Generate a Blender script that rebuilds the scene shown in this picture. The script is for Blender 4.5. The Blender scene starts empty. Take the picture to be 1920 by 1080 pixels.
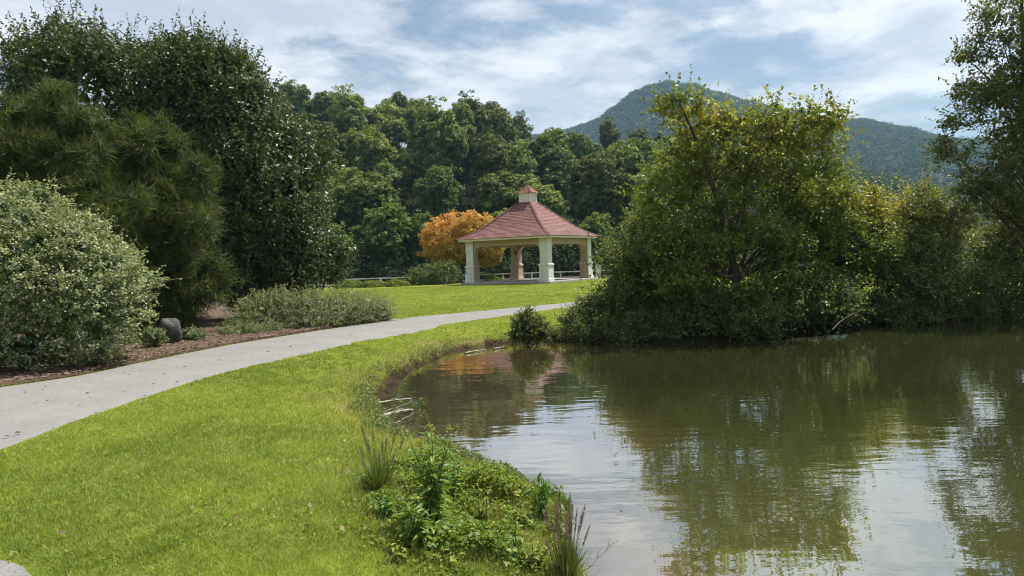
import bpy, bmesh, math, random
import numpy as np
from mathutils import Vector, Matrix

S = bpy.context.scene
COL = S.collection
R = math.radians
rng = np.random.default_rng(11)
random.seed(5)

# ------------------------------------------------------------------ camera
EYE = 1.6
PITCH, ROLL, FPX = R(2.06), R(-2.0), 1387.0
cam_data = bpy.data.cameras.new("camera")
cam_data.sensor_width = 36.0
cam_data.lens = FPX / 1920 * 36.0
cam_data.clip_start = 0.05
cam_data.clip_end = 12000
cam = bpy.data.objects.new("camera", cam_data)
COL.objects.link(cam)
CAM_ROT = Matrix.Rotation(math.pi / 2 - PITCH, 3, 'X') @ Matrix.Rotation(ROLL, 3, 'Z')
cam.matrix_world = Matrix.Translation((0, 0, EYE)) @ CAM_ROT.to_4x4()
S.camera = cam
CR = np.array(CAM_ROT)

# ------------------------------------------------------------------ light
SUN_EL, SUN_AZ = R(62), R(56)
world = bpy.data.worlds.new("World")
S.world = world
world.use_nodes = True
wn, wl = world.node_tree.nodes, world.node_tree.links
wn.clear()
w_out = wn.new("ShaderNodeOutputWorld")
sky = wn.new("ShaderNodeTexSky")
sky.sky_type = 'NISHITA'
sky.sun_disc = False
sky.sun_elevation = SUN_EL
sky.sun_rotation = SUN_AZ
sky.air_density = 1.2
sky.dust_density = 1.5
bg_sky = wn.new("ShaderNodeBackground")
bg_sky.inputs["Strength"].default_value = 0.058
wl.new(sky.outputs[0], bg_sky.inputs["Color"])
bg_cloud = wn.new("ShaderNodeBackground")
bg_cloud.inputs["Strength"].default_value = 0.49
geo = wn.new("ShaderNodeTexCoord")
sep = wn.new("ShaderNodeSeparateXYZ")
wl.new(geo.outputs["Generated"], sep.inputs[0])


def wmath(op, a, b=None, clamp=False):
    n = wn.new("ShaderNodeMath")
    n.operation = op
    n.use_clamp = clamp
    for i, v in enumerate((a, b)):
        if v is None:
            continue
        if isinstance(v, (int, float)):
            n.inputs[i].default_value = v
        else:
            wl.new(v, n.inputs[i])
    return n.outputs[0]


zc = wmath('ADD', wmath('MAXIMUM', sep.outputs[2], 0.0), 0.13)
cx = wmath('DIVIDE', sep.outputs[0], zc)
cy = wmath('DIVIDE', sep.outputs[1], zc)
comb = wn.new("ShaderNodeCombineXYZ")
wl.new(cx, comb.inputs[0])
wl.new(cy, comb.inputs[1])


def wnoise(scale, detail, rough, off, dist=0.0):
    m = wn.new("ShaderNodeMapping")
    m.inputs["Location"].default_value = off
    wl.new(comb.outputs[0], m.inputs[0])
    n = wn.new("ShaderNodeTexNoise")
    n.inputs["Scale"].default_value = scale
    n.inputs["Detail"].default_value = detail
    n.inputs["Roughness"].default_value = rough
    n.inputs["Distortion"].default_value = dist
    wl.new(m.outputs[0], n.inputs[0])
    return n.outputs["Fac"]


def wramp(x, a, b):
    n = wn.new("ShaderNodeMapRange")
    n.interpolation_type = 'SMOOTHSTEP'
    n.inputs[1].default_value = a
    n.inputs[2].default_value = b
    wl.new(x, n.inputs[0])
    return n.outputs[0]


n_big = wnoise(0.62, 5, 0.55, (3.1, 1.7, 0), 0.35)
n_mid = wnoise(1.7, 8, 0.62, (7.3, 2.2, 0), 0.25)
n_fine = wnoise(1.1, 9, 0.66, (1.2, 9.1, 0), 0.6)
mixn = wmath('ADD', wmath('MULTIPLY', n_big, 0.55), wmath('MULTIPLY', n_mid, 0.45))
cover = wramp(mixn, 0.43, 0.525)
veil = wmath('MULTIPLY', wramp(n_fine, 0.38, 0.72), 0.40)
fac = wmath('ADD', wmath('MULTIPLY', cover, 0.88), veil, True)
shade = wramp(wnoise(1.6, 8, 0.62, (4.4, 0.3, 0), 0.3), 0.38, 0.60)
cr = wn.new("ShaderNodeMix")
cr.data_type = 'RGBA'
wl.new(shade, cr.inputs[0])
cr.inputs[6].default_value = (0.84, 0.90, 1.02, 1)
cr.inputs[7].default_value = (1.32, 1.33, 1.35, 1)
wl.new(cr.outputs[2], bg_cloud.inputs["Color"])
ms = wn.new("ShaderNodeMixShader")
wl.new(fac, ms.inputs[0])
wl.new(bg_sky.outputs[0], ms.inputs[1])
wl.new(bg_cloud.outputs[0], ms.inputs[2])
wl.new(ms.outputs[0], w_out.inputs["Surface"])

sun_data = bpy.data.lights.new("sun", 'SUN')
sun_data.energy = 4.9
sun_data.angle = R(0.55)
sun_data.color = (1.0, 0.945, 0.85)
sun = bpy.data.objects.new("sun", sun_data)
COL.objects.link(sun)
sdir = Vector((math.sin(SUN_AZ) * math.cos(SUN_EL), math.cos(SUN_AZ) * math.cos(SUN_EL), math.sin(SUN_EL)))
sun.rotation_euler = sdir.to_track_quat('Z', 'Y').to_euler()

S.view_settings.view_transform = 'Standard'
S.view_settings.look = 'None'
S.view_settings.gamma = 1
S.view_settings.use_curve_mapping = False
S.view_settings.exposure = 0.68
cy_ = S.cycles
cy_.max_bounces = 8
cy_.diffuse_bounces = 4
cy_.glossy_bounces = 3
cy_.transmission_bounces = 4
cy_.transparent_max_bounces = 6
cy_.filter_width = 1.0
cy_.caustics_reflective = False
cy_.caustics_refractive = False


# ------------------------------------------------------------------ helpers
def ray(u, v):
    c = np.array([(u - 960) / FPX, -(v - 540) / FPX, -1.0])
    return CR @ c


def G(u, v, z=0.0):
    """point of the level z that is seen at photo pixel u, v"""
    r = ray(u, v)
    t = (z - EYE) / r[2]
    return np.array([r[0] * t, r[1] * t, z])


def P(u, v, d):
    """point d metres ahead of the camera, seen at photo pixel u, v"""
    r = ray(u, v)
    t = d / r[1]
    return np.array([r[0] * t, d, EYE + r[2] * t])


def smooth(a, b, x):
    t = np.clip((x - a) / (b - a), 0, 1)
    return t * t * (3 - 2 * t)


def vnoise(x, y, scale, seed=0):
    """cheap value noise, arrays in, about -1..1 out"""
    x = np.asarray(x, float) / scale
    y = np.asarray(y, float) / scale
    xi, yi = np.floor(x).astype(np.int64), np.floor(y).astype(np.int64)
    fx, fy = x - xi, y - yi
    fx, fy = fx * fx * (3 - 2 * fx), fy * fy * (3 - 2 * fy)

    def h(a, b):
        n = (a * 374761393 + b * 668265263 + seed * 974634777) & 0x7fffffff
        n = ((n ^ (n >> 13)) * 1274126177) & 0x7fffffff
        n = n ^ (n >> 16)
        return (n & 0xffff) / 32767.5 - 1
    return (h(xi, yi) * (1 - fx) + h(xi + 1, yi) * fx) * (1 - fy) + (h(xi, yi + 1) * (1 - fx) + h(xi + 1, yi + 1) * fx) * fy


def tag(o, label=None, cat=None, group=None, kind=None):
    if label:
        o["label"] = label
    if cat:
        o["category"] = cat
    if group:
        o["group"] = group
    if kind:
        o["kind"] = kind
    return o


def empty(name, loc, label, cat, group=None, rz=0.0):
    o = bpy.data.objects.new(name, None)
    o.empty_display_size = 0.3
    COL.objects.link(o)
    o.location = [float(a) for a in loc]
    o.rotation_euler = (0, 0, rz)
    return tag(o, label, cat, group)


def link(name, me, parent=None, mat=None):
    o = bpy.data.objects.new(name, me)
    COL.objects.link(o)
    if parent is not None:
        o.parent = parent
    if mat is not None:
        for m in (mat if isinstance(mat, (list, tuple)) else [mat]):
            me.materials.append(m)
    return o


def raw_mesh(name, verts, nper, tint=None, extra=None, smoothf=False, mat_idx=None):
    """mesh of loose polygons with nper corners each"""
    verts = np.ascontiguousarray(verts, dtype=np.float32).reshape(-1, 3)
    nv = len(verts)
    nf = nv // nper
    me = bpy.data.meshes.new(name)
    me.vertices.add(nv)
    me.vertices.foreach_set("co", verts.ravel())
    me.loops.add(nv)
    me.loops.foreach_set("vertex_index", np.arange(nv, dtype=np.int32))
    me.polygons.add(nf)
    me.polygons.foreach_set("loop_start", np.arange(0, nv, nper, dtype=np.int32))
    me.polygons.foreach_set("loop_total", np.full(nf, nper, dtype=np.int32))
    if mat_idx is not None:
        me.polygons.foreach_set("material_index", np.asarray(mat_idx, dtype=np.int32))
    me.update(calc_edges=True)
    for nm, arr in (("tint", tint), ("autumn", extra)):
        if arr is not None:
            a = me.attributes.new(nm, 'FLOAT', 'POINT')
            a.data.foreach_set("value", np.repeat(np.asarray(arr, np.float32), nper))
    return me


def grid_mesh(name, X, Y, Z, smoothf=True):
    ny, nx = X.shape
    me = bpy.data.meshes.new(name)
    v = np.stack([X, Y, Z], -1).reshape(-1, 3).astype(np.float32)
    me.vertices.add(len(v))
    me.vertices.foreach_set("co", v.ravel())
    i = np.arange(ny * nx).reshape(ny, nx)
    q = np.stack([i[:-1, :-1], i[:-1, 1:], i[1:, 1:], i[1:, :-1]], -1).reshape(-1, 4).astype(np.int32)
    me.loops.add(q.size)
    me.loops.foreach_set("vertex_index", q.ravel())
    me.polygons.add(len(q))
    me.polygons.foreach_set("loop_start", np.arange(0, q.size, 4, dtype=np.int32))
    me.polygons.foreach_set("loop_total", np.full(len(q), 4, dtype=np.int32))
    me.polygons.foreach_set("use_smooth", np.ones(len(q), dtype=bool))
    me.update(calc_edges=True)
    return me


def bm_mesh(bm, name, smoothf=False):
    bmesh.ops.recalc_face_normals(bm, faces=bm.faces[:])
    me = bpy.data.meshes.new(name)
    bm.to_mesh(me)
    bm.free()
    if smoothf:
        me.polygons.foreach_set("use_smooth", np.ones(len(me.polygons), dtype=bool))
    return me


def box(bm, lo, hi, taper=None):
    (x0, y0, z0), (x1, y1, z1) = lo, hi
    vs = [bm.verts.new(c) for c in ((x0, y0, z0), (x1, y0, z0), (x1, y1, z0), (x0, y1, z0),
                                    (x0, y0, z1), (x1, y0, z1), (x1, y1, z1), (x0, y1, z1))]
    for f in ((0, 3, 2, 1), (4, 5, 6, 7), (0, 1, 5, 4), (1, 2, 6, 5), (2, 3, 7, 6), (3, 0, 4, 7)):
        bm.faces.new([vs[i] for i in f])
    return vs


def boxmesh(name, lo, hi, bev=0.0):
    bm = bmesh.new()
    box(bm, lo, hi)
    if bev:
        bmesh.ops.bevel(bm, geom=bm.edges[:], offset=bev, segments=2, profile=0.6, affect='EDGES')
    return bm_mesh(bm, name)


def tube_arrays(pts, rad, seg=6):
    """quads (n,4,3) of a tapered tube"""
    pts = np.asarray(pts, float)
    n = len(pts)
    tang = np.gradient(pts, axis=0)
    tang /= np.linalg.norm(tang, axis=1)[:, None] + 1e-9
    ref = np.array([0.31, 0.94, 0.12])
    a = np.cross(tang, ref)
    a /= np.linalg.norm(a, axis=1)[:, None] + 1e-9
    b = np.cross(tang, a)
    th = np.linspace(0, 2 * math.pi, seg, endpoint=False)
    ring = pts[:, None, :] + np.asarray(rad)[:, None, None] * (np.cos(th)[None, :, None] * a[:, None, :] + np.sin(th)[None, :, None] * b[:, None, :])
    r2 = np.roll(ring, -1, axis=1)
    return np.stack([ring[:-1], r2[:-1], r2[1:], ring[1:]], 2).reshape(-1, 4, 3)


def weld(me):
    bm = bmesh.new()
    bm.from_mesh(me)
    bmesh.ops.remove_doubles(bm, verts=bm.verts[:], dist=1e-4)
    bm.to_mesh(me)
    bm.free()
    me.polygons.foreach_set("use_smooth", np.ones(len(me.polygons), dtype=bool))
    return me


def tube_mesh(name, pts, rad, seg=6):
    return weld(raw_mesh(name, tube_arrays(pts, rad, seg), 4))


def bez(a, b, c, n=6):
    t = np.linspace(0, 1, n)[:, None]
    return (1 - t) ** 2 * np.asarray(a) + 2 * t * (1 - t) * np.asarray(b) + t * t * np.asarray(c)


def unit(a):
    return a / (np.linalg.norm(a, axis=-1, keepdims=True) + 1e-9)


# ------------------------------------------------------------------ materials
def new_mat(name):
    m = bpy.data.materials.new(name)
    m.use_nodes = True
    return m, m.node_tree.nodes, m.node_tree.links, m.node_tree.nodes["Principled BSDF"]


def mixrgb(n, l, f, a, b, blend='MIX'):
    k = n.new("ShaderNodeMix")
    k.data_type = 'RGBA'
    k.blend_type = blend
    for sock, v in ((0, f), (6, a), (7, b)):
        if hasattr(v, "is_linked"):
            l.new(v, k.inputs[sock])
        elif isinstance(v, (int, float)):
            k.inputs[sock].default_value = v
        else:
            k.inputs[sock].default_value = (*v, 1)
    return k.outputs[2]


def tex_noise(n, l, scale, detail=5, rough=0.6, coord="Object", dist=0.0):
    tc = n.new("ShaderNodeTexCoord")
    t = n.new("ShaderNodeTexNoise")
    t.inputs["Scale"].default_value = scale
    t.inputs["Detail"].default_value = detail
    t.inputs["Roughness"].default_value = rough
    t.inputs["Distortion"].default_value = dist
    l.new(tc.outputs[coord], t.inputs[0])
    return t.outputs["Fac"]


def ramp(n, l, x, a, b, lo=0.0, hi=1.0):
    k = n.new("ShaderNodeMapRange")
    k.interpolation_type = 'SMOOTHSTEP'
    for i, v in ((1, a), (2, b), (3, lo), (4, hi)):
        k.inputs[i].default_value = v
    l.new(x, k.inputs[0])
    return k.outputs[0]


def attr(n, name):
    a = n.new("ShaderNodeAttribute")
    a.attribute_name = name
    return a.outputs["Fac"]


def bump(n, l, x, strength, dist, bsdf):
    b = n.new("ShaderNodeBump")
    b.inputs["Strength"].default_value = strength
    b.inputs["Distance"].default_value = dist
    l.new(x, b.inputs["Height"])
    l.new(b.outputs[0], bsdf.inputs["Normal"])


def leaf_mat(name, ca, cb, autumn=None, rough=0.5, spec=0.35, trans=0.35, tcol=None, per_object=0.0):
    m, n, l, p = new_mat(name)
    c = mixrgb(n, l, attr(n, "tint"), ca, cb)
    if autumn:
        c = mixrgb(n, l, attr(n, "autumn"), c, autumn)
    if per_object:
        oi = n.new("ShaderNodeObjectInfo")
        hs = n.new("ShaderNodeHueSaturation")
        l.new(ramp(n, l, oi.outputs["Random"], 0, 1, 0.5 - 0.014 * per_object, 0.5 + 0.018 * per_object), hs.inputs["Hue"])
        mm = n.new("ShaderNodeMath")
        mm.operation = 'MULTIPLY'
        l.new(oi.outputs["Random"], mm.inputs[0])
        mm.inputs[1].default_value = 7.31
        fr = n.new("ShaderNodeMath")
        fr.operation = 'FRACT'
        l.new(mm.outputs[0], fr.inputs[0])
        l.new(ramp(n, l, fr.outputs[0], 0, 1, 1 - 0.30 * per_object, 1 + 0.34 * per_object), hs.inputs["Value"])
        l.new(c, hs.inputs["Color"])
        c = hs.outputs[0]
    l.new(c, p.inputs["Base Color"])
    p.inputs["Roughness"].default_value = rough
    p.inputs["Specular IOR Level"].default_value = spec
    t = n.new("ShaderNodeBsdfTranslucent")
    tc = mixrgb(n, l, 1.0, c, tcol or (1.25, 1.2, 0.55), 'MULTIPLY')
    l.new(tc, t.inputs["Color"])
    x = n.new("ShaderNodeMixShader")
    x.inputs[0].default_value = trans
    l.new(p.outputs[0], x.inputs[1])
    l.new(t.outputs[0], x.inputs[2])
    l.new(x.outputs[0], n["Material Output"].inputs["Surface"])
    return m


def plain_mat(name, ca, cb, scale=8.0, rough=0.7, bstr=0.3, bdist=0.01, spec=0.3, detail=6):
    m, n, l, p = new_mat(name)
    f = tex_noise(n, l, scale, detail)
    l.new(mixrgb(n, l, ramp(n, l, f, 0.3, 0.7), ca, cb), p.inputs["Base Color"])
    p.inputs["Roughness"].default_value = rough
    p.inputs["Specular IOR Level"].default_value = spec
    if bstr:
        bump(n, l, f, bstr, bdist, p)
    return m


M = {}
M["bark"] = plain_mat("bark", (0.055, 0.042, 0.032), (0.12, 0.095, 0.075), 9, 0.9, 0.7, 0.03)
M["pale_bark"] = plain_mat("pale_bark", (0.20, 0.18, 0.15), (0.34, 0.31, 0.27), 4, 0.9, 0.5, 0.03)
M["holly"] = leaf_mat("holly_leaf", (0.041, 0.070, 0.023), (0.109, 0.148, 0.052), (0.189, 0.160, 0.065), rough=0.42, spec=0.32, trans=0.2)
M["cedar"] = leaf_mat("cedar_needle", (0.037, 0.067, 0.018), (0.112, 0.147, 0.037), (0.193, 0.152, 0.071), rough=0.6, spec=0.25, trans=0.30)
M["variegated"] = leaf_mat("variegated_leaf", (0.075, 0.130, 0.046), (0.34, 0.375, 0.195), (0.575, 0.540, 0.356), rough=0.5, spec=0.35, trans=0.30)
M["feathery"] = leaf_mat("feathery_leaf", (0.091, 0.137, 0.058), (0.286, 0.325, 0.169), (0.390, 0.364, 0.221), rough=0.5, spec=0.35, trans=0.30)
M["maple"] = leaf_mat("maple_leaf", (0.075, 0.122, 0.027), (0.206, 0.263, 0.053), (0.52, 0.42, 0.07), rough=0.45, spec=0.3, trans=0.45)
M["dark_maple"] = leaf_mat("dark_maple_leaf", (0.060, 0.092, 0.026), (0.155, 0.190, 0.048), (0.36, 0.28, 0.08), rough=0.5, spec=0.25, trans=0.36)
M["dark_shrub"] = leaf_mat("dark_shrub_leaf", (0.071, 0.108, 0.037), (0.196, 0.242, 0.079), (0.559, 0.485, 0.131), rough=0.48, spec=0.3, trans=0.42)
M["pale_flower"] = leaf_mat("pale_flower_leaf", (0.07, 0.10, 0.04), (0.15, 0.18, 0.07), (0.55, 0.52, 0.36), rough=0.6, spec=0.3, trans=0.3)
M["orange"] = leaf_mat("orange_leaf", (0.36, 0.335, 0.050), (0.58, 0.43, 0.065), (0.78, 0.36, 0.13), rough=0.5, spec=0.3, trans=0.40, tcol=(1.15, 1.0, 0.7))
M["forest"] = leaf_mat("forest_leaf", (0.062, 0.108, 0.028), (0.172, 0.237, 0.062), (0.275, 0.303, 0.068), rough=0.6, spec=0.18, trans=0.25, per_object=1.0)
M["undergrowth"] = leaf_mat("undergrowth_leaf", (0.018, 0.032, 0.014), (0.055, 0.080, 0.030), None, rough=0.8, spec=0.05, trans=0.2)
M["far_forest"] = leaf_mat("far_forest_leaf", (0.016, 0.036, 0.011), (0.056, 0.092, 0.022), None, rough=0.8, spec=0.05, trans=0.2)
M["grass"] = leaf_mat("grass_blade", (0.095, 0.160, 0.020), (0.385, 0.450, 0.088), (0.42, 0.36, 0.17), rough=0.5, spec=0.25, trans=0.42, tcol=(1.25, 1.2, 0.7))
M["tuft"] = leaf_mat("tuft_blade", (0.070, 0.115, 0.025), (0.17, 0.21, 0.05), (0.22, 0.18, 0.09), rough=0.5, spec=0.35, trans=0.3)
M["plume"] = leaf_mat("plume_hair", (0.20, 0.145, 0.105), (0.36, 0.28, 0.21), None, rough=0.7, spec=0.2, trans=0.3, tcol=(1, .95, .85))
M["herb"] = leaf_mat("herb_leaf", (0.072, 0.160, 0.028), (0.165, 0.275, 0.050), (0.308, 0.352, 0.066), rough=0.42, spec=0.28, trans=0.36)
M["weed"] = leaf_mat("weed_leaf", (0.090, 0.165, 0.025), (0.240, 0.300, 0.045), (0.420, 0.360, 0.080), rough=0.48, spec=0.2, trans=0.36)
M["pink"] = leaf_mat("pink_petal", (0.42, 0.12, 0.14), (0.55, 0.24, 0.24), None, rough=0.6, spec=0.2, trans=0.3, tcol=(1, .9, .9))
M["stem"] = plain_mat("green_stem", (0.06, 0.10, 0.025), (0.12, 0.14, 0.04), 20, 0.6, 0.2, 0.002)
M["red_stem"] = plain_mat("reddish_stem", (0.12, 0.06, 0.04), (0.20, 0.11, 0.07), 20, 0.6, 0.2, 0.002)
M["stucco"] = plain_mat("painted_stucco", (0.56, 0.555, 0.53), (0.66, 0.65, 0.625), 6, 0.8, 0.25, 0.006)
M["beam"] = plain_mat("beam_paint_and_shade", (0.36, 0.27, 0.19), (0.43, 0.33, 0.24), 6, 0.8, 0.2, 0.005)
M["ceiling"] = plain_mat("ceiling_board", (0.30, 0.22, 0.155), (0.37, 0.28, 0.20), 3, 0.8, 0.1, 0.004)
M["white_paint"] = plain_mat("white_paint", (0.70, 0.68, 0.63), (0.80, 0.78, 0.74), 5, 0.5, 0.1, 0.003)
M["fascia"] = plain_mat("fascia_paint", (0.58, 0.56, 0.47), (0.67, 0.65, 0.55), 5, 0.55, 0.1, 0.003)
M["concrete"] = plain_mat("concrete_slab", (0.30, 0.285, 0.26), (0.42, 0.40, 0.37), 5, 0.85, 0.3, 0.006)
M["rock"] = plain_mat("boulder_stone", (0.035, 0.034, 0.032), (0.105, 0.10, 0.093), 7, 0.85, 0.8, 0.05)
M["driftwood"] = plain_mat("driftwood", (0.22, 0.19, 0.155), (0.42, 0.38, 0.33), 14, 0.8, 0.5, 0.01)
M["iron"] = plain_mat("dark_iron", (0.035, 0.025, 0.02), (0.07, 0.045, 0.035), 12, 0.5, 0.2, 0.004)
M["poster"] = plain_mat("white_sheet", (0.62, 0.66, 0.74), (0.78, 0.81, 0.86), 4, 0.5, 0.3, 0.01)
M["chip"] = leaf_mat("wood_chip", (0.070, 0.046, 0.031), (0.30, 0.222, 0.160), None, rough=0.9, spec=0.1, trans=0.0)
M["hill_ground"] = plain_mat("hill_soil", (0.022, 0.028, 0.012), (0.045, 0.048, 0.022), 0.2, 0.95, 0.0)
M["far_ground"] = plain_mat("far_hill_soil", (0.008, 0.014, 0.007), (0.014, 0.020, 0.010), 0.02, 0.95, 0.0)


def shingle_mat():
    m, n, l, p = new_mat("red_shingle")
    c = mixrgb(n, l, attr(n, "tint"), (0.108, 0.041, 0.036), (0.215, 0.088, 0.076))
    f = tex_noise(n, l, 60, 3)
    c = mixrgb(n, l, ramp(n, l, f, 0.3, 0.7, 0.0, 0.35), c, (0.28, 0.15, 0.14))
    f2 = tex_noise(n, l, 0.9, 4)
    c = mixrgb(n, l, ramp(n, l, f2, 0.45, 0.75, 0.0, 0.4), c, (0.15, 0.06, 0.055))
    l.new(c, p.inputs["Base Color"])
    p.inputs["Roughness"].default_value = 0.75
    p.inputs["Specular IOR Level"].default_value = 0.4
    return m


M["shingle"] = shingle_mat()
M["roof_base"] = plain_mat("roof_underlay", (0.10, 0.035, 0.035), (0.14, 0.05, 0.05), 5, 0.9, 0)
M["cedar_shingle"] = leaf_mat("cupola_shingle", (0.16, 0.075, 0.055), (0.30, 0.16, 0.12), None, rough=0.8, spec=0.2, trans=0.0)


def ground_mat():
    m, n, l, p = new_mat("lawn_ground")
    f = tex_noise(n, l, 1.4, 6, 0.65)
    g = tex_noise(n, l, 26, 5, 0.7)
    h = tex_noise(n, l, 0.28, 4, 0.6)
    c = mixrgb(n, l, ramp(n, l, f, 0.32, 0.68), (0.120, 0.165, 0.020), (0.205, 0.235, 0.036))
    c = mixrgb(n, l, ramp(n, l, h, 0.4, 0.7, 0, 0.55), c, (0.185, 0.205, 0.045))
    c = mixrgb(n, l, ramp(n, l, g, 0.35, 0.75, 0.0, 0.6), c, (0.085, 0.115, 0.012))
    # bare soil near the waterline and on the lake bed: vertex attribute
    s = tex_noise(n, l, 5, 6, 0.7)
    soil = mixrgb(n, l, ramp(n, l, s, 0.3, 0.7), (0.020, 0.014, 0.009), (0.065, 0.046, 0.028))
    dry = mixrgb(n, l, ramp(n, l, g, 0.3, 0.7), (0.12, 0.095, 0.045), (0.26, 0.215, 0.10))
    c = mixrgb(n, l, attr(n, "dry"), c, dry)
    c = mixrgb(n, l, attr(n, "soil"), c, soil)
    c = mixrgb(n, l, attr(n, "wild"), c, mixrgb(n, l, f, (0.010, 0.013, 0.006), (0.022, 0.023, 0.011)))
    l.new(c, p.inputs["Base Color"])
    p.inputs["Roughness"].default_value = 0.95
    p.inputs["Specular IOR Level"].default_value = 0.03
    bump(n, l, g, 0.9, 0.03, p)
    return m


def path_mat():
    m, n, l, p = new_mat("path_asphalt")
    f = tex_noise(n, l, 90, 4, 0.75)
    g = tex_noise(n, l, 1.1, 5, 0.6)
    h = tex_noise(n, l, 7, 5, 0.6)
    c = mixrgb(n, l, ramp(n, l, f, 0.33, 0.67), (0.115, 0.113, 0.109), (0.295, 0.29, 0.28))
    c = mixrgb(n, l, ramp(n, l, g, 0.35, 0.7, 0.0, 0.45), c, (0.27, 0.26, 0.24))
    c = mixrgb(n, l, ramp(n, l, h, 0.45, 0.72, 0.0, 0.5), c, (0.155, 0.148, 0.135))
    l.new(c, p.inputs["Base Color"])
    p.inputs["Roughness"].default_value = 0.9
    p.inputs["Specular IOR Level"].default_value = 0.2
    bump(n, l, f, 0.5, 0.008, p)
    return m


def mulch_mat():
    m, n, l, p = new_mat("bark_mulch")
    f = tex_noise(n, l, 38, 6, 0.75)
    g = tex_noise(n, l, 2.0, 5, 0.6)
    c = mixrgb(n, l, ramp(n, l, f, 0.3, 0.7), (0.045, 0.030, 0.021), (0.205, 0.150, 0.108))
    c = mixrgb(n, l, ramp(n, l, g, 0.4, 0.7, 0.0, 0.4), c, (0.10, 0.065, 0.045))
    l.new(c, p.inputs["Base Color"])
    p.inputs["Roughness"].default_value = 0.95
    p.inputs["Specular IOR Level"].default_value = 0.1
    bump(n, l, f, 1.0, 0.03, p)
    return m


def water_mat():
    m, n, l, p = new_mat("lake_water")
    n.remove(p)
    tc = n.new("ShaderNodeTexCoord")

    def wave(scale, sx, sy, rot, detail, off=(0, 0, 0)):
        mp = n.new("ShaderNodeMapping")
        mp.inputs["Scale"].default_value = (sx, sy, 1)
        mp.inputs["Rotation"].default_value = (0, 0, rot)
        mp.inputs["Location"].default_value = off
        l.new(tc.outputs["Object"], mp.inputs[0])
        t = n.new("ShaderNodeTexNoise")
        t.inputs["Scale"].default_value = scale
        t.inputs["Detail"].default_value = detail
        t.inputs["Roughness"].default_value = 0.5
        l.new(mp.outputs[0], t.inputs[0])
        return t.outputs["Fac"]
    w1 = wave(1.9, 0.55, 1.25, 0.15, 2)
    w2 = wave(7.0, 0.5, 1.2, -0.2, 2, (3, 1, 0))
    patch = ramp(n, l, wave(0.22, 0.7, 1.3, 0.1, 3, (5, 2, 0)), 0.40, 0.66, 0.25, 1.0)
    b1 = n.new("ShaderNodeBump")
    b1.inputs["Distance"].default_value = 0.0045
    b1.inputs["Strength"].default_value = 1.0
    l.new(w1, b1.inputs["Height"])
    mu = n.new("ShaderNodeMath")
    mu.operation = 'MULTIPLY'
    l.new(w2, mu.inputs[0])
    l.new(patch, mu.inputs[1])
    b2 = n.new("ShaderNodeBump")
    b2.inputs["Distance"].default_value = 0.0024
    b2.inputs["Strength"].default_value = 1.0
    l.new(mu.outputs[0], b2.inputs["Height"])
    l.new(b1.outputs[0], b2.inputs["Normal"])
    fr = n.new("ShaderNodeFresnel")
    fr.inputs["IOR"].default_value = 1.34
    l.new(b2.outputs[0], fr.inputs["Normal"])
    gl = n.new("ShaderNodeBsdfGlossy")
    gl.inputs["Roughness"].default_value = 0.015
    l.new(b2.outputs[0], gl.inputs["Normal"])
    tr = n.new("ShaderNodeBsdfTransparent")
    tr.inputs["Color"].default_value = (0.80, 0.66, 0.40, 1)
    df = n.new("ShaderNodeBsdfDiffuse")
    l.new(mixrgb(n, l, ramp(n, l, attr(n, "murk"), 0.55, 0.97), (0.235, 0.175, 0.078), (0.078, 0.082, 0.027)), df.inputs["Color"])
    body = n.new("ShaderNodeMixShader")
    l.new(attr(n, "murk"), body.inputs[0])
    l.new(tr.outputs[0], body.inputs[1])
    l.new(df.outputs[0], body.inputs[2])
    x = n.new("ShaderNodeMixShader")
    l.new(ramp(n, l, fr.outputs[0], 0.0, 0.40, 0.46, 0.88), x.inputs[0])
    l.new(body.outputs[0], x.inputs[1])
    l.new(gl.outputs[0], x.inputs[2])
    l.new(x.outputs[0], n["Material Output"].inputs["Surface"])
    return m


# ------------------------------------------------------------------ terrain
WZ = -0.45
shore_px = [(1150, 1190), (1105, 1080), (1075, 1010), (1050, 955), (975, 905), (890, 868), (800, 838), (735, 818), (704, 785),
            (700, 748), (722, 712), (770, 690), (830, 666), (880, 652), (960, 643), (1050, 640), (1100, 640), (1250, 645),
            (1400, 636), (1550, 622), (1700, 606), (1850, 590), (1960, 580), (2100, 570), (2400, 556)]
shore = [G(u, v, WZ)[:2] for u, v in shore_px]
lake_poly = np.array([*shore, (75, 24), (75, -30), (4, -30), (1.8, -6), (0.9, 0), (0.75, 3)])


def dense(poly, step=0.5, close=True):
    out = []
    n = len(poly)
    for i in range(n if close else n - 1):
        a, b = poly[i], poly[(i + 1) % n]
        k = max(1, int(np.linalg.norm(b - a) / step))
        for j in range(k):
            out.append(a + (b - a) * j / k)
    if not close:
        out.append(poly[-1])
    return np.array(out)


def inside(poly, x, y):
    r = np.zeros(x.shape, bool)
    n = len(poly)
    for i in range(n):
        x1, y1 = poly[i]
        x2, y2 = poly[(i + 1) % n]
        c = (y1 > y) != (y2 > y)
        xx = (x2 - x1) * (y - y1) / ((y2 - y1) if y2 != y1 else 1e-12) + x1
        r ^= c & (x < xx)
    return r


def seg_dist(poly, x, y, close=True):
    d = np.full(x.shape, 1e9)
    n = len(poly)
    for i in range(n if close else n - 1):
        a, b = poly[i], poly[(i + 1) % n]
        e = b - a
        t = np.clip(((x - a[0]) * e[0] + (y - a[1]) * e[1]) / (e @ e + 1e-12), 0, 1)
        d = np.minimum(d, (x - a[0] - t * e[0]) ** 2 + (y - a[1] - t * e[1]) ** 2)
    return np.sqrt(d)


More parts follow.
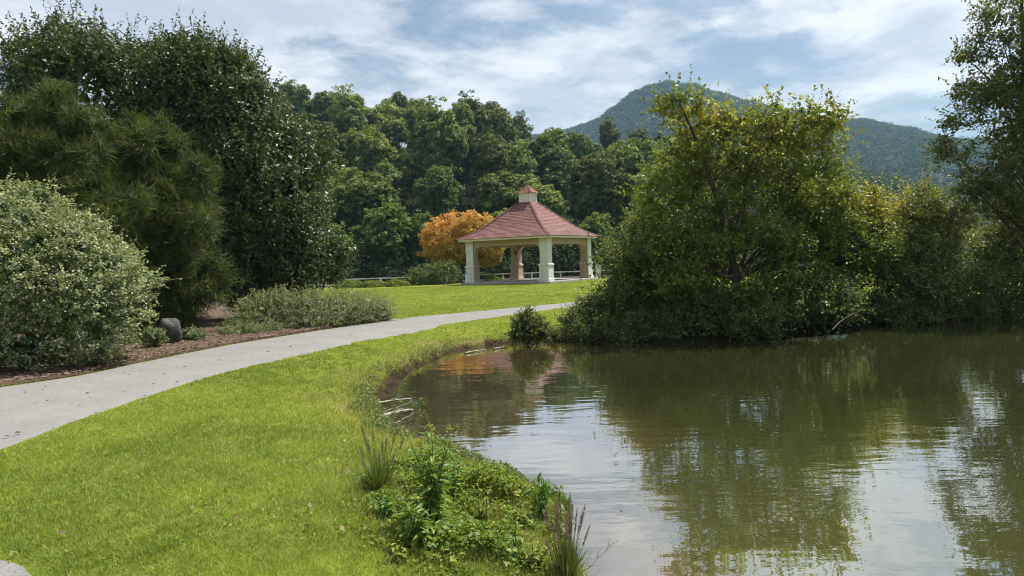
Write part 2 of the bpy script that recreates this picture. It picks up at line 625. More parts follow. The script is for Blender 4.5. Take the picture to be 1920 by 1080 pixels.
def smooth_line(pts, n, closed=False):
    """Catmull-Rom through pts"""
    p = np.array(pts, float)
    p = np.vstack([2 * p[0] - p[1], p, 2 * p[-1] - p[-2]])
    out = []
    m = len(p) - 3
    for i in range(m):
        a, b, c, d = p[i:i + 4]
        for t in np.linspace(0, 1, n, endpoint=False):
            out.append(0.5 * (2 * b + (c - a) * t + (2 * a - 5 * b + 4 * c - d) * t * t + (3 * b - a - 3 * c + d) * t ** 3))
    out.append(p[-2])
    return np.array(out)


def shore_sd(x, y):
    d = seg_dist(lake_poly, x, y)
    d = np.where(inside(lake_poly, x, y), -d, d)
    return d + 0.13 * vnoise(x, y, 0.55, 3) + 0.06 * vnoise(x, y, 0.22, 4)


HILL_AZ = None


def hill_z(x, y):
    """wooded hill behind the gazebo"""
    b = np.degrees(np.arctan2(x, y))
    lat = np.interp(b, [-60, -30, -16, -3, -0.5, 1.5, 10, 16, 24, 60], [0.9, 0.95, 0.94, 0.82, 0.75, 0.60, 0.55, 0.40, 0.2, 0.1])
    return lat * np.interp(np.hypot(x, y), [0, 82, 120, 160, 205, 240, 330, 420], [0, 0, 9, 22, 37, 40, 20, 4])


def height(x, y, sd=None):
    x, y = np.asarray(x, float), np.asarray(y, float)
    if sd is None:
        sd = shore_sd(x, y)
    land = WZ + 0.11 * smooth(-0.03, 0.10, sd) + (-WZ - 0.11) * smooth(0.02, 2.3, sd) ** 0.8
    land = land + 0.22 * smooth(29, 43, y) * smooth(24, 10, np.abs(x))
    land = land - 0.55 * smooth(53, 60, y) * smooth(90, 70, y)
    land = land + 0.010 * vnoise(x, y, 2.3, 8) * smooth(0.5, 2, sd) * smooth(22, 15, y)
    land = land + hill_z(x, y)
    bed = WZ - 0.02 - 0.17 * np.minimum(-sd, 9.0) ** 0.9
    return np.where(sd > -0.03, land, bed)


def gh(x, y):
    return float(height(np.array([x]), np.array([y]))[0])


def axis_pts(segs):
    out = []
    for a, b, s in segs:
        out.extend(np.arange(a, b, s))
    out.append(segs[-1][1])
    return np.array(out)


gx = axis_pts([(-2400, -400, 400), (-400, -120, 40), (-120, -30, 8), (-30, -8, 1.0), (-8, -3, 0.3), (-3, 9, 0.11), (9, 24, 0.4), (24, 80, 3), (80, 200, 15), (200, 400, 40), (400, 2400, 400)])
gy = axis_pts([(-2400, -200, 400), (-200, -20, 20), (-20, 2, 1.5), (2, 22, 0.11), (22, 34, 0.5), (34, 60, 1.0), (60, 240, 5), (240, 440, 20), (440, 2400, 280)])
X, Y = np.meshgrid(gx, gy)
SD = shore_sd(X, Y)
Z = height(X, Y, SD)
me = grid_mesh("ground", X, Y, Z)
for nm, arr in (("soil", smooth(0.20, 0.02, SD + 0.10 * vnoise(X, Y, 0.3, 21))),
                ("dry", 0.75 * smooth(1.05, 0.25, SD + 0.35 * vnoise(X, Y, 0.7, 22)) * smooth(-0.2, 0.5, vnoise(X, Y, 0.9, 23) + 0.35)),
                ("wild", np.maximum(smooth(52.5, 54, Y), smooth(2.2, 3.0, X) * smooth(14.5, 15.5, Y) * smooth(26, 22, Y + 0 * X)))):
    a = me.attributes.new(nm, 'FLOAT', 'POINT')
    a.data.foreach_set("value", arr.ravel().astype(np.float32))
M["ground"] = ground_mat()
tag(link("ground", me, None, M["ground"]), kind="structure")

# water sheet with its own murkiness (how much water one looks through)
wx = axis_pts([(-2, 9, 0.2), (9, 30, 1.0), (30, 74, 5)])
wy = axis_pts([(-28, 2, 2), (2, 22, 0.2), (22, 27, 0.5)])
X, Y = np.meshgrid(wx, wy)
SDW = shore_sd(X, Y)
me = grid_mesh("lake", X, Y, np.full_like(X, WZ))
a = me.attributes.new("murk", 'FLOAT', 'POINT')
a.data.foreach_set("value", np.clip(0.42 + 0.57 * smooth(0, 1, (-SDW + 0.5 * vnoise(X, Y, 1.6, 31)) / (1.3 + 3.0 * smooth(6.5, 9.5, Y) * smooth(3.6, 1.2, X))), 0, 0.985).ravel().astype(np.float32))
tag(link("lake", me, None, water_mat()), kind="structure")

# path
pl_px = [(0, 733), (120, 708), (250, 681), (420, 648), (560, 625), (700, 604), (760, 596), (900, 583), (1060, 568), (1200, 553)]
pr_px = [(0, 848), (100, 810), (200, 772), (300, 737), (420, 701), (560, 664), (700, 632), (800, 614), (900, 599), (1060, 577), (1200, 561)]
left = [(-3.6, -6), (-4.6, -2), (-6.6, 2.2), (-8.6, 5.0), (-9.4, 7.6), (-8.9, 9.2)] + [tuple(G(u, v)[:2]) for u, v in pl_px[1:]]
right = [(-0.9, -6), (-1.2, -2), (-1.5, 1.8), (-2.0, 3.35), (-2.62, 3.97), (-2.97, 4.24), (-3.75, 4.95), (-4.6, 6.1)] + [tuple(G(u, v)[:2]) for u, v in pr_px[1:]]


def resample(line, n):
    line = smooth_line(line, 8)
    s = np.concatenate([[0], np.cumsum(np.linalg.norm(np.diff(line, axis=0), axis=1))])
    t = np.linspace(0, s[-1], n)
    return np.stack([np.interp(t, s, line[:, 0]), np.interp(t, s, line[:, 1])], -1)


NP = 260
Lp, Rp = resample(left, NP), resample(right, NP)
Lp += (0.018 * vnoise(np.arange(NP), 0 * np.arange(NP), 2.0, 5))[:, None]
Rp += (0.022 * vnoise(np.arange(NP), 0 * np.arange(NP), 1.7, 6))[:, None]
tt = np.linspace(0, 1, 9)
X = Lp[:, None, 0] * (1 - tt) + Rp[:, None, 0] * tt
Y = Lp[:, None, 1] * (1 - tt) + Rp[:, None, 1] * tt
Zp = height(X, Y) + 0.018 + 0.012 * (1 - (2 * tt - 1) ** 2)[None, :] - 0.022 * (np.abs(2 * tt - 1) ** 12)[None, :]
tag(link("path", grid_mesh("path", X, Y, Zp), None, path_mat()), kind="structure")
path_poly = np.vstack([Lp, Rp[::-1]])

# mulch bed under the shrubs on the far side of the path
i0 = int(np.argmin(np.abs(Lp[:, 0] + 9.4) + np.abs(Lp[:, 1] - 7.6)))
i1 = int(np.argmin(np.linalg.norm(Lp - G(735, 600)[:2], axis=1)))
inner = Lp[i0:i1 + 1]
k = len(inner)
ox = np.linspace(-40, -5.6, k)
outer = np.stack([ox, np.interp(ox, [-40, -16, -9, -5.6], [40, 38, 34, 25.5])], -1)
tt = np.linspace(0, 1, 24) ** 1.6
X = inner[:, None, 0] * (1 - tt) + outer[:, None, 0] * tt
Y = inner[:, None, 1] * (1 - tt) + outer[:, None, 1] * tt
edge = np.minimum(tt / 0.02, 1)[None, :]
Zm = height(X, Y) + 0.012 + 0.035 * edge + 0.012 * vnoise(X, Y, 0.25, 9) * edge
tag(link("mulch_bed", grid_mesh("mulch_bed", X, Y, Zm), None, mulch_mat()), kind="structure")
mulch_poly = np.vstack([inner, outer[::-1]])
# chips lying on the mulch
n = 9000
ii = rng.integers(0, k, n)
w = rng.random(n) ** 1.5 * 0.10
cxy = inner[ii] * (1 - w)[:, None] + outer[ii] * w[:, None] + rng.normal(0, 0.05, (n, 2))
ok = inside(mulch_poly, cxy[:, 0], cxy[:, 1])
cxy = cxy[ok]
n = len(cxy)
ang = rng.random(n) * 6.283
ln = rng.uniform(0.03, 0.09, n)
wd = rng.uniform(0.008, 0.022, n)
dx = np.stack([np.cos(ang), np.sin(ang), rng.normal(0, 0.2, n)], -1) * (ln / 2)[:, None]
dy = np.stack([-np.sin(ang), np.cos(ang), rng.normal(0, 0.35, n)], -1) * (wd / 2)[:, None]
c = np.stack([cxy[:, 0], cxy[:, 1], height(cxy[:, 0], cxy[:, 1]) + 0.06], -1)
tag(link("mulch_chips", raw_mesh("mulch_chips", np.stack([c - dx - dy, c + dx - dy, c + dx + dy, c - dx + dy], 1), 4, rng.random(n)), None, M["chip"]), kind="stuff")

# ------------------------------------------------------------------ lawn grass
def blades(name, xy, z, hgt, wid, tint, autumn, mat, lean=0.5):
    n = len(xy)
    a = rng.random(n) * 6.283
    la = rng.random(n) * 6.283
    le = np.abs(rng.normal(0, lean, n))
    base = np.stack([xy[:, 0], xy[:, 1], z - 0.008], -1)
    side = np.stack([np.cos(a), np.sin(a), np.zeros(n)], -1) * (wid / 2)[:, None]
    tip = base + np.stack([np.cos(la) * le, np.sin(la) * le, np.ones(n)], -1) * hgt[:, None]
    me = raw_mesh(name, np.stack([base - side, base + side, tip], 1), 3, tint, autumn)
    return tag(link(name, me, None, mat), kind="stuff")


def scatter(n, d0, d1, umin, umax, power):
    """points in the cone the photo looks along, thinning with distance"""
    q = rng.random(n)
    e = 2 - power
    d = (d0 ** e + (d1 ** e - d0 ** e) * q) ** (1 / e) if abs(e) > 1e-6 else d0 * (d1 / d0) ** q
    u = rng.uniform(umin, umax, n)
    x = (u - 960) / FPX * d
    return x, d


x, y = scatter(500000, 3.2, 17, -260, 1180, 1.75)
x2, y2 = scatter(150000, 15, 46, 300, 1180, 1.5)
x, y = np.concatenate([x, x2]), np.concatenate([y, y2])
x += 0.05 * vnoise(y, x, 0.1, 55)
sd = shore_sd(x, y)
jx, jy = rng.normal(0, .03, len(x)), rng.normal(0, .03, len(x))
ok = (sd > 0.0) & ~inside(path_poly, x + jx, y + jy) & ~inside(mulch_poly, x, y) & ~((x > 2.4) & (y > 14.8) & (y < 24)) & (y < 50)
ok &= rng.random(len(x)) < 0.25 + 0.75 * smooth(0.15, 1.1, sd)
x, y, sd = x[ok], y[ok], sd[ok]
z = height(x, y, sd)
dd = np.hypot(x, y)
n = len(x)
patch = 0.5 + 0.5 * vnoise(x, y, 1.1, 41) * 0.7 + 0.25 * vnoise(x, y, 0.3, 42)
patch = np.clip(patch + 0.34 * vnoise(x, y, 3.2, 43), 0, 1)
tint = np.clip(0.55 * patch + 0.45 * rng.random(n), 0, 1)
dryness = np.clip((rng.random(n) < 0.05) * rng.uniform(0.3, 1, n) + 0.7 * smooth(1.0, 0.2, sd) * (rng.random(n) < 0.5)
                  + 0.55 * smooth(0.45, 0.85, vnoise(x, y, 1.5, 44)) * (rng.random(n) < 0.6), 0, 1)
hg = rng.uniform(0.014, 0.042, n) * (1 + 0.5 * smooth(1.2, 0.3, sd)) * (1 + 0.35 * vnoise(x, y, 0.35, 45))
wid = np.clip(0.0017 * dd, 0.006, 0.06) * rng.uniform(0.7, 1.3, n)
blades("lawn_grass", np.stack([x, y], -1), z, hg, wid, tint, dryness, M["grass"], 1.0)


# ------------------------------------------------------------------ foliage builders
def leaf_quads(pos, nrm, size, aspect=0.5, axis=None, curl=0.12):
    n = len(pos)
    nrm = unit(nrm)
    t = rng.normal(0, 1, (n, 3)) if axis is None else axis + rng.normal(0, 0.25, (n, 3))
    t = unit(t - (t * nrm).sum(1)[:, None] * nrm)
    b = np.cross(nrm, t)
    s = np.broadcast_to(size, (n,))[:, None]
    asp = np.broadcast_to(aspect, (n,))[:, None]
    lift = nrm * s * curl
    return np.stack([pos - t * s * .5, pos + b * s * asp * .5 + lift - t * s * .05, pos + t * s * .5, pos - b * s * asp * .5 + lift - t * s * .05], 1)


def clumps_on(lobes, n, zmin=None, inner=0.70, back=1.0, jag=0.12):
    """clump centres on the skin of a union of ellipsoids; lobes (k,6): centre and radii. Returns centre, outward, lobe"""
    lobes = np.asarray(lobes, float)
    area = (lobes[:, 3] * lobes[:, 5] + lobes[:, 4] * lobes[:, 5] + lobes[:, 3] * lobes[:, 4])
    C, O = [], []
    got, guard = 0, 0
    while got < n and guard < 40:
        guard += 1
        m = n * 2
        li = rng.choice(len(lobes), m, p=area / area.sum())
        d = unit(rng.normal(0, 1, (m, 3)))
        r = rng.uniform(inner, 1.0, m) * (1 + jag * rng.normal(0, 1, m).clip(-1.5, 1.5))
        c = lobes[li, :3] + d * lobes[li, 3:] * r[:, None]
        ok = np.ones(m, bool)
        for j in range(len(lobes)):
            q = (((c - lobes[j, :3]) / lobes[j, 3:]) ** 2).sum(1)
            ok &= ~((q < (inner * 0.92) ** 2) & (li != j))
        if zmin is not None:
            ok &= c[:, 2] > zmin
        if back < 1:
            ok &= (d[:, 1] < 0.25) | (rng.random(m) < back)
        o = unit(d / lobes[li, 3:])
        C.append(c[ok])
        O.append(o[ok])
        got += int(ok.sum())
    return np.vstack(C)[:n], np.vstack(O)[:n]


def lumpy(lobes, k=6, lo=0.34, hi=0.52, shrink=0.84):
    """break smooth ellipsoids up into boughs"""
    lobes = np.asarray(lobes, float)
    out = []
    for L in lobes:
        out.append(np.concatenate([L[:3], L[3:] * shrink]))
        for _ in range(k):
            d = unit(rng.normal(0, 1, 3))
            f = rng.uniform(lo, hi)
            out.append(np.concatenate([L[:3] + d * L[3:] * rng.uniform(0.62, 0.86), L[3:].mean() * f * rng.uniform(0.8, 1.2, 3) * np.array([1, 1, 0.8])]))
    return np.array(out)


def foliage(C, O, rc, per, size, aspect=0.5, flat=0.75, up=0.45, out=0.55, rnd=0.6, size_var=0.3):
    m = len(C)
    n = m * per
    ci = np.repeat(np.arange(m), per)
    d = unit(rng.normal(0, 1, (n, 3)) + 0.5 * O[ci])
    rcv = (np.broadcast_to(rc, (m,)) * rng.uniform(0.7, 1.3, m))[ci]
    off = d * (rcv * rng.random(n) ** 0.45)[:, None] * np.array([1, 1, flat])
    pos = C[ci] + off
    nrm = unit(out * d + 0.35 * O[ci] + np.array([0, 0, up]) + rnd * rng.normal(0, 1, (n, 3)))
    sz = size * rng.uniform(1 - size_var, 1 + size_var, n)
    tint = np.clip(0.5 + 0.22 * rng.normal(0, 1, m)[ci] + 0.2 * rng.normal(0, 1, n), 0, 1)
    return leaf_quads(pos, nrm, sz, aspect), tint, pos, ci


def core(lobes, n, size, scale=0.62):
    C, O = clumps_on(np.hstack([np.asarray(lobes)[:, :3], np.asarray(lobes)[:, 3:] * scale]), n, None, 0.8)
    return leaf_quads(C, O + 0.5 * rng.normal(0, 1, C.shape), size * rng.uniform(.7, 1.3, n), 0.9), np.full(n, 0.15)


def shoot_leaves(base, dirs, L, k, size, aspect=0.42, droop=0.0, spread=0.6):
    """leafy twigs: k leaves along each shoot"""
    m = len(base)
    t = (np.arange(k) + 0.6) / k
    p = base[:, None, :] + dirs[:, None, :] * (L[:, None] * t)[..., None]
    p[..., 2] -= droop * (L[:, None] * t) ** 2
    ax = dirs[:, None, :] * 0.6 + unit(rng.normal(0, 1, (m, k, 3))) * spread
    pos = (p + unit(ax) * size * 0.4).reshape(-1, 3)
    ax = ax.reshape(-1, 3)
    nrm = unit(rng.normal(0, 0.6, pos.shape) + np.array([0, 0, 0.7]))
    return leaf_quads(pos, nrm, size * rng.uniform(.7, 1.25, len(pos)), aspect, ax)


def skeleton(base, lobes, C, limbs=16, r0=0.16, trunk_to=0.7, seg=6):
    """trunk and limbs as tube quads: (trunk, limbs)"""
    lobes = np.asarray(lobes, float)
    top = lobes[np.argmax(lobes[:, 2])]
    tip = np.array([top[0], top[1], top[2] + 0.3 * top[5]])
    base = np.asarray(base, float)
    mid = base * 0.5 + tip * 0.5 + rng.normal(0, 0.06, 3) * np.linalg.norm(tip - base)
    mid[:2] = mid[:2] * 0.4 + base[:2] * 0.6
    tr = bez(base, mid, tip, 10)
    rad = r0 * np.linspace(1, 0.18, 10)
    rad[0] *= 1.35
    quads = [tube_arrays(tr, rad, seg + 2)]
    lim = []
    if limbs:
        for c in C[rng.choice(len(C), min(limbs, len(C)), replace=False)]:
            h = np.clip((c[2] - base[2]) / (tip[2] - base[2] + 1e-6), 0.12, 1) * rng.uniform(0.45, 0.85)
            j = int(np.clip(h * 9, 1, 8))
            s = tr[j]
            m = (s + c) / 2 + np.array([0, 0, 0.12 * np.linalg.norm(c - s)]) * rng.uniform(-0.5, 1.2)
            lim.append(tube_arrays(bez(s, m, c, 6), rad[j] * 0.55 * np.linspace(1, 0.15, 6), 5))
    return np.vstack(quads), (np.vstack(lim) if lim else None)


def lobe_px(base, spec):
    """ellipsoids from where they stand: (u, v, distance, half width px, half height px, half depth m), made local to base"""
    out = []
    for u, v, d, ru, rv, rd in spec:
        c = P(u, v, d) - base
        out.append((*c, ru / FPX * d, rd, rv / FPX * d))
    return np.array(out)


def cat(*a):
    return np.concatenate(a)


def finish_plant(root, leaf_q, tint, autumn, mat, trunk=None, limbs=None, bark="bark", crown="crown"):
    me = raw_mesh(crown, leaf_q, 4, tint, autumn)
    link(crown, me, root, mat)
    if trunk is not None:
        link("trunk", weld(raw_mesh("trunk", trunk, 4)), root, M[bark])
    if limbs is not None:
        o = link("limbs", weld(raw_mesh("limbs", limbs, 4)), root, M[bark])
        o["kind"] = "stuff"
    return me


# ---- hollies
def holly(label, bu, bv, d, spec, nclump, group="tall hollies behind the path"):
    base = P(bu, bv, d)
    base[2] = gh(base[0], base[1])
    root = empty("holly_tree", base, label, "tree", group)
    lobes = lumpy(lobe_px(base, spec), 6, 0.25, 0.42)
    C, O = clumps_on(lobes, nclump, 0.25, 0.78, 0.45, 0.08)
    q, t, pos, ci = foliage(C, O, 0.36, 21, 0.135, 0.46, 0.8, 0.35, 0.5, 0.65)
    sel = rng.random(len(C)) < 0.55
    Cs, Os = C[sel], O[sel]
    dirs = unit(Os * 0.7 + np.array([0, 0, 0.9]) + rng.normal(0, 0.25, Cs.shape))
    sq = shoot_leaves(Cs + Os * 0.18, dirs, rng.uniform(0.35, 0.75, len(Cs)), 13, 0.125, 0.42, 0.0, 0.8)
    st = np.clip(rng.normal(0.55, 0.25, len(sq)), 0, 1)
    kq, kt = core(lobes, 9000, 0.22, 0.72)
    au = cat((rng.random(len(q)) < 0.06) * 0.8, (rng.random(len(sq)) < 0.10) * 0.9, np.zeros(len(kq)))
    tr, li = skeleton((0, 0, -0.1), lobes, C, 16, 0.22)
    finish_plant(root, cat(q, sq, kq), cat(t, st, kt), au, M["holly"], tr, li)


holly("widest and tallest dark glossy holly, its broad top overlooking the conifer", 150, 640, 25,
      [(150, 190, 25, 175, 158, 2.6), (40, 240, 25, 150, 150, 2.4), (230, 160, 25.5, 95, 98, 1.6), (130, 95, 25, 100, 68, 1.6), (140, 420, 25, 230, 220, 2.8)], 1500)
holly("dark holly with a pointed top standing between the two other hollies", 345, 640, 24.5,
      [(345, 190, 24.5, 92, 130, 1.7), (350, 120, 24.5, 55, 62, 1.2), (400, 180, 24.3, 80, 110, 1.6), (350, 400, 24.5, 130, 220, 2.3)], 1100)
holly("dark holly nearest the lawn, glinting leaves falling in a long slope to the hedge", 500, 625, 23.5,
      [(470, 260, 23.8, 92, 130, 1.8), (425, 170, 24, 62, 82, 1.4), (520, 360, 23.5, 98, 150, 1.9), (560, 470, 23.3, 78, 110, 1.6), (480, 480, 23.5, 120, 130, 2.0)], 1300)

# ---- drooping conifer in front of the hollies
def conifer(label, bu, d, spec, ncl, seed):
    base = P(bu, 600, d)
    base[2] = gh(base[0], base[1])
    root = empty("conifer_tree", base, label, "tree", "stringy conifers in front of the hollies")
    lobes = lumpy(lobe_px(base, spec), 11, 0.24, 0.40, 0.74)
    C, O = clumps_on(lobes, ncl, 0.15, 0.74, 0.4, 0.20)
    per = 30
    n = len(C) * per
    ci = np.repeat(np.arange(len(C)), per)
    axis = unit(O + np.array([0, 0, 0.45]) + rng.normal(0, 0.35, C.shape))
    d_ = unit(axis[ci] * 0.9 + rng.normal(0, 0.62, (n, 3)))
    L = rng.uniform(0.14, 0.34, n) * np.repeat(rng.uniform(0.8, 1.25, len(C)), per)
    b0 = C[ci] + rng.normal(0, 0.07, (n, 3))
    side = unit(np.cross(d_, rng.normal(0, 1, (n, 3))))
    wdt = rng.uniform(0.009, 0.017, n)
    drop = rng.uniform(-0.4, 1.1, n)
    pts = []
    for t in (0, .5, 1.0):
        p = b0 + d_ * (L * t)[:, None]
        p[:, 2] -= drop * (L * t) ** 2
        pts.append(p)
    s = side * (wdt / 2)[:, None]
    q1 = np.stack([pts[0] - s, pts[0] + s, pts[1] + s, pts[1] - s], 1)
    q2 = np.stack([pts[1] - s, pts[1] + s, pts[2] + s * .3, pts[2] - s * .3], 1)
    tc = np.clip(rng.normal(0.42, 0.34, len(C)), 0, 1)[ci]
    t = np.clip(tc + rng.normal(0, 0.22, n), 0, 1)
    au = (rng.random(n) < 0.16) * rng.uniform(0.3, 0.9, n)
    kq, kt = core(lobes, 3500, 0.20, 0.66)
    tr, li = skeleton((0, 0, -0.1), lobes, C, 14, 0.16)
    finish_plant(root, cat(q1, q2, kq), cat(t, t, kt), cat(au, au, np.zeros(len(kq))), M["cedar"], tr, li)


conifer("loose green conifer with stringy drooping foliage, behind the pale rounded shrub", 110, 17.5,
        [(85, 270, 17.5, 80, 95, 1.2), (105, 195, 17.5, 34, 44, .6), (165, 235, 17.4, 30, 40, .6), (40, 215, 17.5, 34, 36, .6), (150, 330, 17.4, 80, 80, 1.2), (60, 420, 17.5, 200, 160, 1.7), (-40, 320, 17.6, 110, 140, 1.5), (200, 400, 17.2, 90, 110, 1.4), (130, 520, 17.3, 180, 120, 1.6)], 2300, 1)
conifer("stringy drooping conifer above the boulder, close against the dark hollies", 330, 18.5,
        [(275, 310, 18.3, 66, 75, 1.1), (315, 262, 18.3, 26, 40, .5), (255, 250, 18.3, 28, 36, .5), (375, 330, 18.6, 30, 40, .6), (320, 420, 18.5, 80, 110, 1.4), (285, 540, 18.6, 100, 80, 1.4), (350, 520, 19.0, 66, 90, 1.1)], 1500, 2)

# ---- pale variegated shrub nearest on the left
base = P(60, 700, 13.4)
base[2] = gh(base[0], base[1])
root = empty("variegated_shrub", base, "big rounded shrub with pale cream-edged leaves at the mulch edge", "shrub")
lobes = lobe_px(base, [(70, 530, 13.4, 205, 165, 1.6), (0, 455, 13.6, 180, 118, 1.5), (165, 560, 13.2, 112, 135, 1.2), (-110, 520, 13.4, 170, 170, 1.5), (60, 640, 13.2, 190, 70, 1.5), (110, 470, 13.3, 85, 70, 0.9)])
lobes = lumpy(lobes, 9, 0.20, 0.34, 0.90)
C, O = clumps_on(lobes, 2400, 0.06, 0.80, 0.35, 0.06)
q, t, pos, ci = foliage(C, O, 0.17, 22, 0.056, 0.55, 0.45, 0.75, 0.35, 0.5)
sel = rng.random(len(C)) < 0.8
dirs = unit(O[sel] + np.array([0, 0, 0.30]) + rng.normal(0, 0.3, O[sel].shape))
sq = shoot_leaves(C[sel], dirs, rng.uniform(0.16, 0.34, sel.sum()), 10, 0.055, 0.55, 0.35, 0.6)
st = np.clip(rng.normal(0.62, 0.25, len(sq)), 0, 1)
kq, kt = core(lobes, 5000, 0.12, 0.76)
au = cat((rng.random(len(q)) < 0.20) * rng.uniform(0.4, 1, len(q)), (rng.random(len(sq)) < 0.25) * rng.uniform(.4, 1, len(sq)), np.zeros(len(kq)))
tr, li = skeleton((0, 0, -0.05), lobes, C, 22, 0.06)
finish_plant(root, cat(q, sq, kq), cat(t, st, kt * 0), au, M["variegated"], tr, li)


# ---- feathery low shrubs along the far edge of the path
def feathery(label, spec, bu, bv, d, ncl, mat, leaf=0.05, group="feathery low shrubs edging the path", name="low_shrub", cat_="shrub", au_p=0.2, per=9, Ls=(0.35, 0.7), up=0.55, cen=None):
    base = P(bu, bv, d)
    base[2] = gh(base[0], base[1])
    root = empty(name, base, label, cat_, group)
    lobes = lobe_px(base, spec)
    C, O = clumps_on(lobes, ncl, 0.03, 0.62, 0.5, 0.10)
    dirs = unit(O * 0.8 + np.array([0, 0, up]) + rng.normal(0, 0.35, C.shape))
    sq = shoot_leaves(C - dirs * 0.1, dirs, rng.uniform(*Ls, len(C)), per * 2, leaf, 0.38, 0.55, 0.7)
    st = np.clip(np.repeat(rng.normal(0.5, 0.2, len(C)), per * 2) + rng.normal(0, 0.2, len(sq)), 0, 1)
    kq, kt = core(lobes, 900, 0.11, 0.7)
    au = cat((rng.random(len(sq)) < au_p) * rng.uniform(.3, 1, len(sq)), np.zeros(len(kq)))
    tr, li = skeleton((0, 0, -0.03), lobes, C, 10, 0.025)
    finish_plant(root, cat(sq, kq), cat(st, kt), au, mat, tr, li, crown="foliage")
    return root


feathery("feathery green shrub beneath the hollies with arching fern-like sprays", [(500, 600, 20, 70, 48, 0.9), (540, 590, 20.3, 60, 42, 0.8)], 510, 640, 20, 520, M["feathery"], 0.062)
feathery("longest pale feathery shrub spilling right up to the path", [(590, 590, 20.3, 70, 46, 0.9), (640, 590, 20.6, 60, 42, 0.8), (570, 612, 19.8, 60, 28, 0.7)], 600, 625, 20.3, 640, M["feathery"], 0.056)
feathery("feathery shrub with brownish upright tips ending the row by the lawn", [(690, 588, 21.2, 44, 32, 0.7), (715, 590, 21.4, 26, 24, 0.5)], 695, 610, 21.2, 340, M["feathery"], 0.05, au_p=0.4, up=0.9)
feathery("low leafy sprigs creeping onto the mulch ahead of the feathery row", [(455, 630, 18.6, 55, 16, 0.5), (505, 628, 19, 45, 18, 0.5)], 470, 642, 18.6, 260, M["feathery"], 0.05, Ls=(0.2, 0.4))
feathery("tiny pale shrub beside the base of the boulder", [(288, 632, 15.8, 24, 17, 0.25)], 288, 646, 15.8, 120, M["variegated"], 0.05, group="tiny shrubs by the boulder", Ls=(0.12, 0.25))
feathery("tiny sparse green shrub on the mulch, past the boulder", [(360, 630, 17.2, 24, 14, 0.25)], 360, 642, 17.2, 90, M["feathery"], 0.05, group="tiny shrubs by the boulder", Ls=(0.12, 0.25))

# boulder
bm = bmesh.new()
bmesh.ops.create_icosphere(bm, subdivisions=4, radius=1)
for v in bm.verts:
    c = v.co
    k = 1 + 0.10 * math.sin(3.1 * c.x + 1.7 * c.y) + 0.07 * math.sin(5 * c.z + 2 * c.x)
    f = max(abs(c.x + 0.25 * c.z), abs(c.y * 0.9), abs(c.z + 0.2 * c.x))
    c *= k * (0.55 + 0.45 / max(f, 0.5) * 0.9)
    c.x *= 0.24
    c.y *= 0.26
    c.z *= 0.36
    c.x += 0.10 * c.z
b = P(318, 640, 16.6)
o = link("boulder", bm_mesh(bm, "boulder", True), None, M["rock"])
o.location = (b[0], b[1], 0.26)
o.rotation_euler = (0.1, 0.12, 0.5)
tag(o, "grey upright boulder at the back of the mulch bed", "boulder")

# ------------------------------------------------------------------ trees and shrubs on the far bank
def bank_plant(name, label, cat_, bu, bv, d, spec, ncl, mat, rc=0.3, per=22, leaf=0.10, asp=0.55, autumn=None, limbs=18, r0=0.13, group=None, zmin=0.05, corn=1200, core_s=0.35, shoots=0.5, jag=0.14, inner=0.7, sl=(0.3, 0.65), back=0.55, corek=0.62, lump=6, lshrink=0.66):
    base = P(bu, bv, d)
    base[2] = gh(base[0], base[1])
    root = empty(name, base, label, cat_, group)
    lobes = lobe_px(base, spec)
    if lump:
        lobes = lumpy(lobes, lump, 0.28, 0.50, lshrink)
    C, O = clumps_on(lobes, ncl, zmin, inner, back, jag)
    q, t, pos, ci = foliage(C, O, rc, per, leaf, asp, 0.7, 0.5, 0.45, 0.6)
    sel = rng.random(len(C)) < shoots
    dirs = unit(O[sel] * 0.9 + np.array([0, 0, 0.45]) + rng.normal(0, 0.35, O[sel].shape))
    sq = shoot_leaves(C[sel] + O[sel] * rc * 0.4, dirs, rng.uniform(*sl, sel.sum()), 9, leaf, asp, 0.2, 0.9)
    st = np.clip(rng.normal(0.5, 0.25, len(sq)), 0, 1)
    parts, tints = [q, sq], [t, st]
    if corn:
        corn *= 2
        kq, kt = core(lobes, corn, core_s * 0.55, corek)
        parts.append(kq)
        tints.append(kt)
    q = cat(*parts)
    ctr = q.mean(1)
    wp = ctr + base
    au = np.zeros(len(q))
    if autumn:
        au = autumn(wp, len(q))
        if corn:
            au[-corn:] = 0
    tr, li = skeleton((0, 0, -0.15), lobes, C, limbs, r0)
    finish_plant(root, q, cat(*tints), np.clip(au, 0, 1), mat, tr, li, crown="crown" if cat_ == "tree" else "foliage")
    return root


def top_autumn(zlo, zhi, amt, scatter_p=0.05):
    def f(wp, n):
        patch = 0.5 + 0.6 * vnoise(wp[:, 0] * 1.0 + wp[:, 1], wp[:, 2] * 1.0, 0.7, 77)
        return smooth(zlo, zhi, wp[:, 2]) * amt * np.clip(patch + rng.normal(0, 0.25, n), 0, 1) + (rng.random(n) < scatter_p) * rng.uniform(.2, .8, n)
    return f


